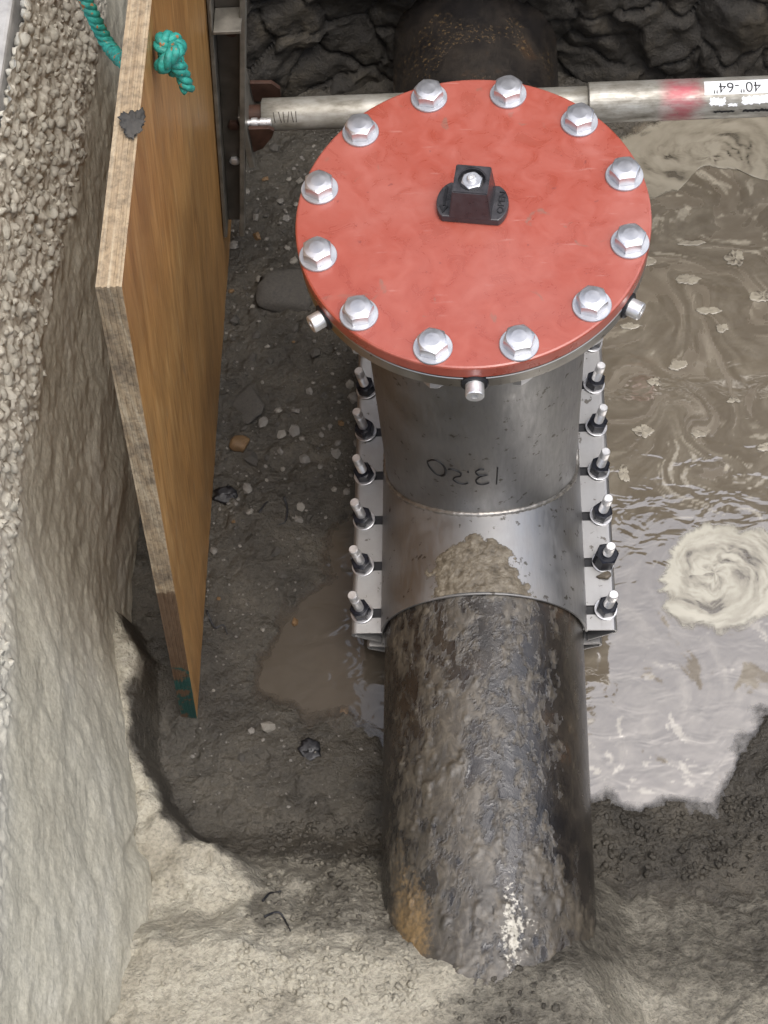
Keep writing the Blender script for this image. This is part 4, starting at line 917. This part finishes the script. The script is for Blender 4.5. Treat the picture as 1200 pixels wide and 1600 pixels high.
cnt = 0; tries = 0
while cnt < 230 and tries < 6000:
    tries += 1
    y = random.uniform(-0.05, 0.82) if random.random() < 0.9 else random.uniform(-.5, -.05)
    x = random.uniform(-0.50, -0.19)
    if y < 0.0 and x > -0.30: continue
    s = 0.0048 + 0.0125 * random.random() ** 2.4
    if any((x - a) ** 2 + (y - b) ** 2 < (s + c) ** 2 * 0.8 for a, b, c in placed): continue
    if float(polysd(np.array([x]), np.array([y]), PUD)[0]) < 0.01: continue
    placed.append((x, y, s)); cnt += 1
    mi = random.choices((0, 1, 2, 3), (5, 5, 2.6, 0.8))[0]
    zone = 'below the left end of the strut' if y > 0.56 else 'left of the red cover' if y > 0.24 else 'beside the upper studs of the left clamp bar' if x > -0.33 else 'beside the lower plywood edge'
    if y < 0.0: zone = 'around the left puddle'
    pebble('pebble', x, y, s, mi, None, 'small angular %s stone on the mud %s' % (('grey', 'dark', 'pale', 'brown')[mi], zone), '%s pebbles %s' % (('grey', 'dark', 'pale', 'brown')[mi], zone), (1, random.uniform(.6, 1), random.uniform(.6, 1)))
# fine gravel and crumbs of mud: uncountable
RV, RF, RD = [], [], []
def scatter(n, fx, smin, smax, pred=None):
    for _ in range(n):
        x, y = fx()
        if pred and not pred(x, y): continue
        z = zs_cache(x, y); s = smin + (smax - smin) * random.random() ** 2.5; k = random.randrange(2, 7)
        rot = np.array(Matrix.Rotation(random.uniform(0, 6.3), 3, 'Z') @ Matrix.Rotation(random.uniform(-1, 1), 3, 'X'))
        q = (PM[k][0] * s) @ rot.T + np.array((x, y, z + s * .2)); n0 = len(RV); RV.extend(map(tuple, q)); RF.extend([tuple(j + n0 for j in f) for f in PM[k][1]]); RD.extend([float(dry[min(np.searchsorted(gx, x), nx - 1), min(np.searchsorted(gy, y), ny - 1)]) * 0.8 + random.uniform(-.05, .1)] * len(q))
def zs_cache(x, y):
    i = np.searchsorted(gx, x); j = np.searchsorted(gy, y); return float(Z[min(i, nx - 1), min(j, ny - 1)])
scatter(900, lambda: (random.uniform(-.5, -.18), random.uniform(-.58, .85)), .0012, .004, lambda x, y: zs_cache(x, y) > ZW + 0.002)
o = put('fine_gravel', mesh_from('fine_gravel', RV, RF, STONES[0], False)); kind(o, 'stuff', 'fine grey gravel scattered over the wet mud'); o['category'] = 'gravel'
RV, RF, RD = [], [], []
scatter(1300, lambda: (random.uniform(-.36, -.10), random.uniform(-.95, -.60)), .0015, .008)
scatter(900, lambda: (random.uniform(.17, .60), random.uniform(-.70, -.56)), .0015, .0085, lambda x, y: zs_cache(x, y) > ZW)
scatter(260, lambda: (random.uniform(-.1, .2), random.uniform(-1.0, -.87)), .0015, .007)
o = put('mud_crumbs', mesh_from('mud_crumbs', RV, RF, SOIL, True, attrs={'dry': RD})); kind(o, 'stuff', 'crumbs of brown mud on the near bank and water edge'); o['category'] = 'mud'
RV, RF, RD = [], [], []
scatter(320, lambda: (random.uniform(-.52, -.12), random.uniform(-1.02, -.74)), .0012, .0045)
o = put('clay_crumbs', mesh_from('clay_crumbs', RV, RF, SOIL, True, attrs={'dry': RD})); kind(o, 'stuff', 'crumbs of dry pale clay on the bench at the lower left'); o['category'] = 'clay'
# black scraps and twigs
for i, (x, y, s, lab) in enumerate(((-0.464, 0.010, 0.020, 'torn black tar scrap on the mud beside the plywood edge'), (-0.300, -0.478, 0.019, 'black tar scrap on the mud below the left puddle'))):
    V_, F_ = pebble_vf(60 + i, 3, 0.9, 0.22); o = put('tar_scrap', mesh_from('tar_scrap', V_ * s, F_, TAR, True), None, (x, y, zfloor(x, y) + 0.002)); o.scale = (1.15, .85, 1); tag(o, lab, 'debris')
for i, (P, lab) in enumerate(((((-.362, .005), (-.355, -.02), (-.358, -.045), (-.37, -.05)), 'hooked dark twig on the mud left of the sleeve'), (((-.405, -.03), (-.396, -.012), (-.39, -.005)), 'short dark twig beside the black scrap'), (((-.49, -.22), (-.475, -.25), (-.46, -.245), (-.452, -.262)), 'crooked dark root on the mud beside the plywood corner'), (((-.345, -.765), (-.335, -.750), (-.320, -.744)), 'small dark root sticking out of the clay bench'), (((-.335, -.80), (-.315, -.79), (-.30, -.81), (-.292, -.825)), 'curved dark root on the near bank below the bench'))):
    pts = [(p[0], p[1], zfloor(p[0], p[1]) + 0.003) for p in spline(list(P), 5)]
    o = put('twig', mesh_from('twig', *tube(pts, [0.0022 * (1 - 0.5 * t) for t in np.linspace(0, 1, len(pts))], 6), TAR, True)); tag(o, lab, 'twig')
